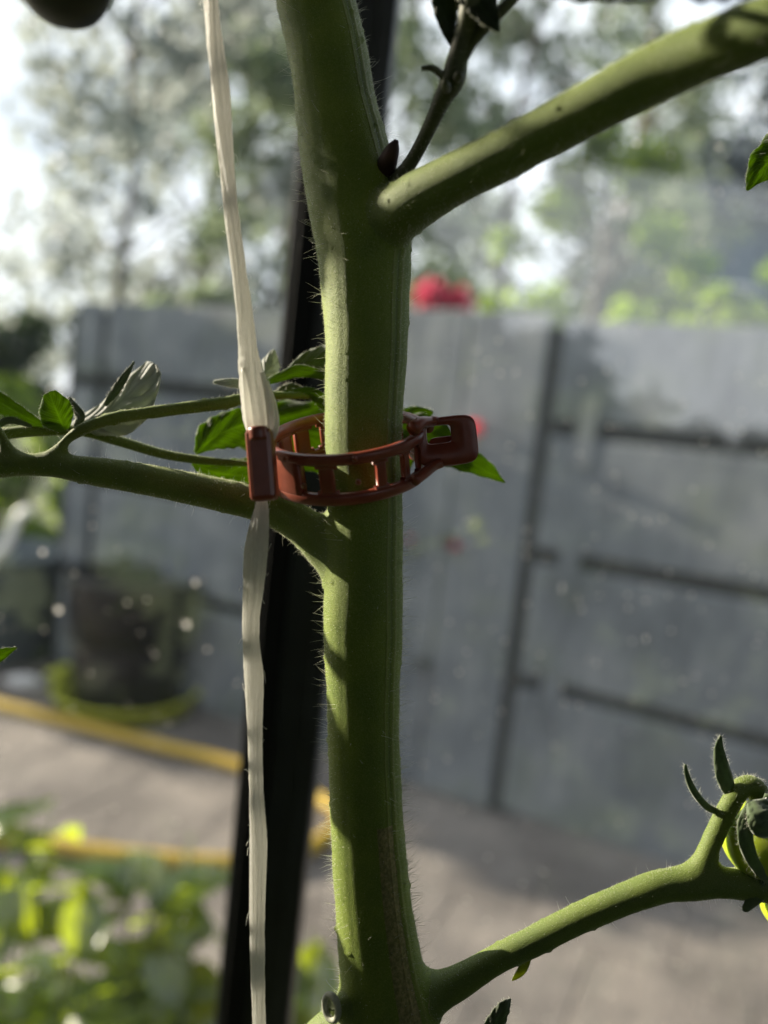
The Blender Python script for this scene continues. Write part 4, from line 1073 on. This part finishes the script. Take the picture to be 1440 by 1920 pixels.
# ================================================================== leafy plants outside, bottom left
def leaf_proto(k):
    n_, q_ = 12, 3; V = []; r = random.Random(k)
    for i in range(n_ + 1):
        t_ = i / n_; wd = .30 * sin(pi * t_ ** .75) ** .9 + .002; zc = -.30 * t_ * t_ + (.08 if k == 1 else -.02) * sin(t_ * 6)
        for j in range(-q_, q_ + 1):
            s_ = j / q_; V.append((t_, s_ * wd, zc + abs(s_) * wd * .35 + .012 * sin(t_ * 20 + k) * abs(s_)))
    F = [(i * 7 + j, i * 7 + j + 1, i * 7 + j + 8, i * 7 + j + 7) for i in range(n_) for j in range(6)]
    me = mesh_from(V, F, name='leaf'); me.materials.append(M['pep_leaf']); return me
LP = [leaf_proto(k) for k in range(3)]
def pepper(px, py_top, depth, nl, label, seed, spread=.13, lsize=.125):
    top = P(px, py_top, depth); r = random.Random(seed); bx_, by_, H = top[0], top[1], top[2]
    root = empty('leafy_plant', (bx_, by_, .04), label, 'plant', 'leafy plants in the bed outside the glass')
    rl = np.array([bx_, by_, .04])
    tips = []
    nst = 4
    for s_ in range(nst):
        a_ = r.uniform(0, 2 * pi); q_ = r.uniform(.3, 1) * spread
        hh = H * r.uniform(.82, 1) if s_ else H
        e = (bx_ + cos(a_) * q_ * (1 if s_ else .1), by_ + sin(a_) * q_ * (1 if s_ else .1), hh)
        pts = spline([(bx_, by_, .03), (bx_ + (e[0] - bx_) * .3, by_ + (e[1] - by_) * .3, hh * .5), e], 10)
        MB().tube(pts, np.linspace(.006, .002, 10), 6).build('stem', M['pep_stem'], root, smooth=True)
        tips.append(pts)
    for i in range(nl):
        pts = tips[i % nst]; t_ = 1 - (r.random() ** 1.3) * .62; j = min(9, int(t_ * 9)); p_ = pts[j]
        yaw = r.uniform(0, 2 * pi); pit = r.uniform(-.2, .75); rollv = r.uniform(-.5, .5); sc_ = lsize * r.uniform(.55, 1.2)
        o = bpy.data.objects.new('leaf', LP[r.randrange(3)]); COL.objects.link(o); o.parent = root
        o.matrix_local = Matrix.Translation(Vector(p_ - rl)) @ Matrix.Rotation(yaw, 4, 'Z') @ Matrix.Rotation(-pit, 4, 'Y') @ Matrix.Rotation(rollv, 4, 'X') @ Matrix.Scale(sc_, 4)
    return root
pepper(50, 1500, 1.22, 26, 'leafy green plant at the lower left corner, tallest of the bed', 1)
pepper(240, 1600, 1.12, 30, 'glossy green plant whose leaves glare white, midway between left edge and post', 2)
pepper(345, 1600, 1.18, 26, 'bright green plant with a long leaf reaching to the left of the black post', 3)
pepper(150, 1700, 1.02, 24, 'low green plant in front at the bottom left', 4)
pepper(20, 1720, .98, 22, 'broad-leaved plant cut by the left edge at the bottom', 5)
pepper(585, 1745, 1.15, 18, 'yellow-green plant showing between the black post and the stem', 6, .06)
pepper(350, 1800, 1.05, 18, 'low plant just left of the foot of the black post', 7)

# ================================================================== plants behind the viewer, seen only as reflections in the glass
def back_plant(x, y, H, wd, seed, label):
    root = empty('tomato_plant', (x, y, 0), label, 'tomato plant', 'tomato plants mirrored in the glass')
    MB().tube([(x, y, 0), (x + .02, y, H * .5), (x, y, H)], [.008, .007, .004], 7).build('main_stem', M['pep_stem'], root, smooth=True)
    r = random.Random(seed)
    cl = [(x + r.uniform(-wd, wd), y + r.uniform(-.2, .2), H * (.12 + .86 * i / 26) , r.uniform(.07, .15)) for i in range(27)]
    v, f = leaf_cloud(cl, 2600, .045, seed); obj('foliage', v, f, M['fol_dark'], root, smooth=False)
for i, (x, y, H) in enumerate(((-1.15, -.55, 2.1), (-.75, -.6, 2.1), (-.35, -.5, 2.1), (.05, -.55, 1.62), (.42, -.5, 1.46), (.80, -.55, 1.50), (1.2, -.5, 1.52),
                               (-.85, -.15, 2.05), (.85, -.2, 2.0), (.75, .12, 2.0), (-.2, -.8, 2.0), (.25, -.8, 1.5), (1.3, -.9, 2.0), (1.15, .1, 2.0), (-1.3, -.5, 2.1))):
    back_plant(x, y, H, .27, 100 + i, 'dark leafy tomato plant mirrored faintly in the glass')
o = obj('added_sky_blocker', [(-2.0, -1.45, 2.12), (2.0, -1.45, 2.12), (2.0, GY - .03, 2.11), (-2.0, GY - .03, 2.11), (-2.0, -1.45, 2.128), (2.0, -1.45, 2.128), (2.0, GY - .03, 2.118), (-2.0, GY - .03, 2.118)],
        [(0, 1, 2, 3), (7, 6, 5, 4), (0, 4, 5, 1), (2, 6, 7, 3), (1, 5, 6, 2), (0, 3, 7, 4)], M['seal'], gh, smooth=False)  # unseen black sheet overhead, added to cut sky light on the stem
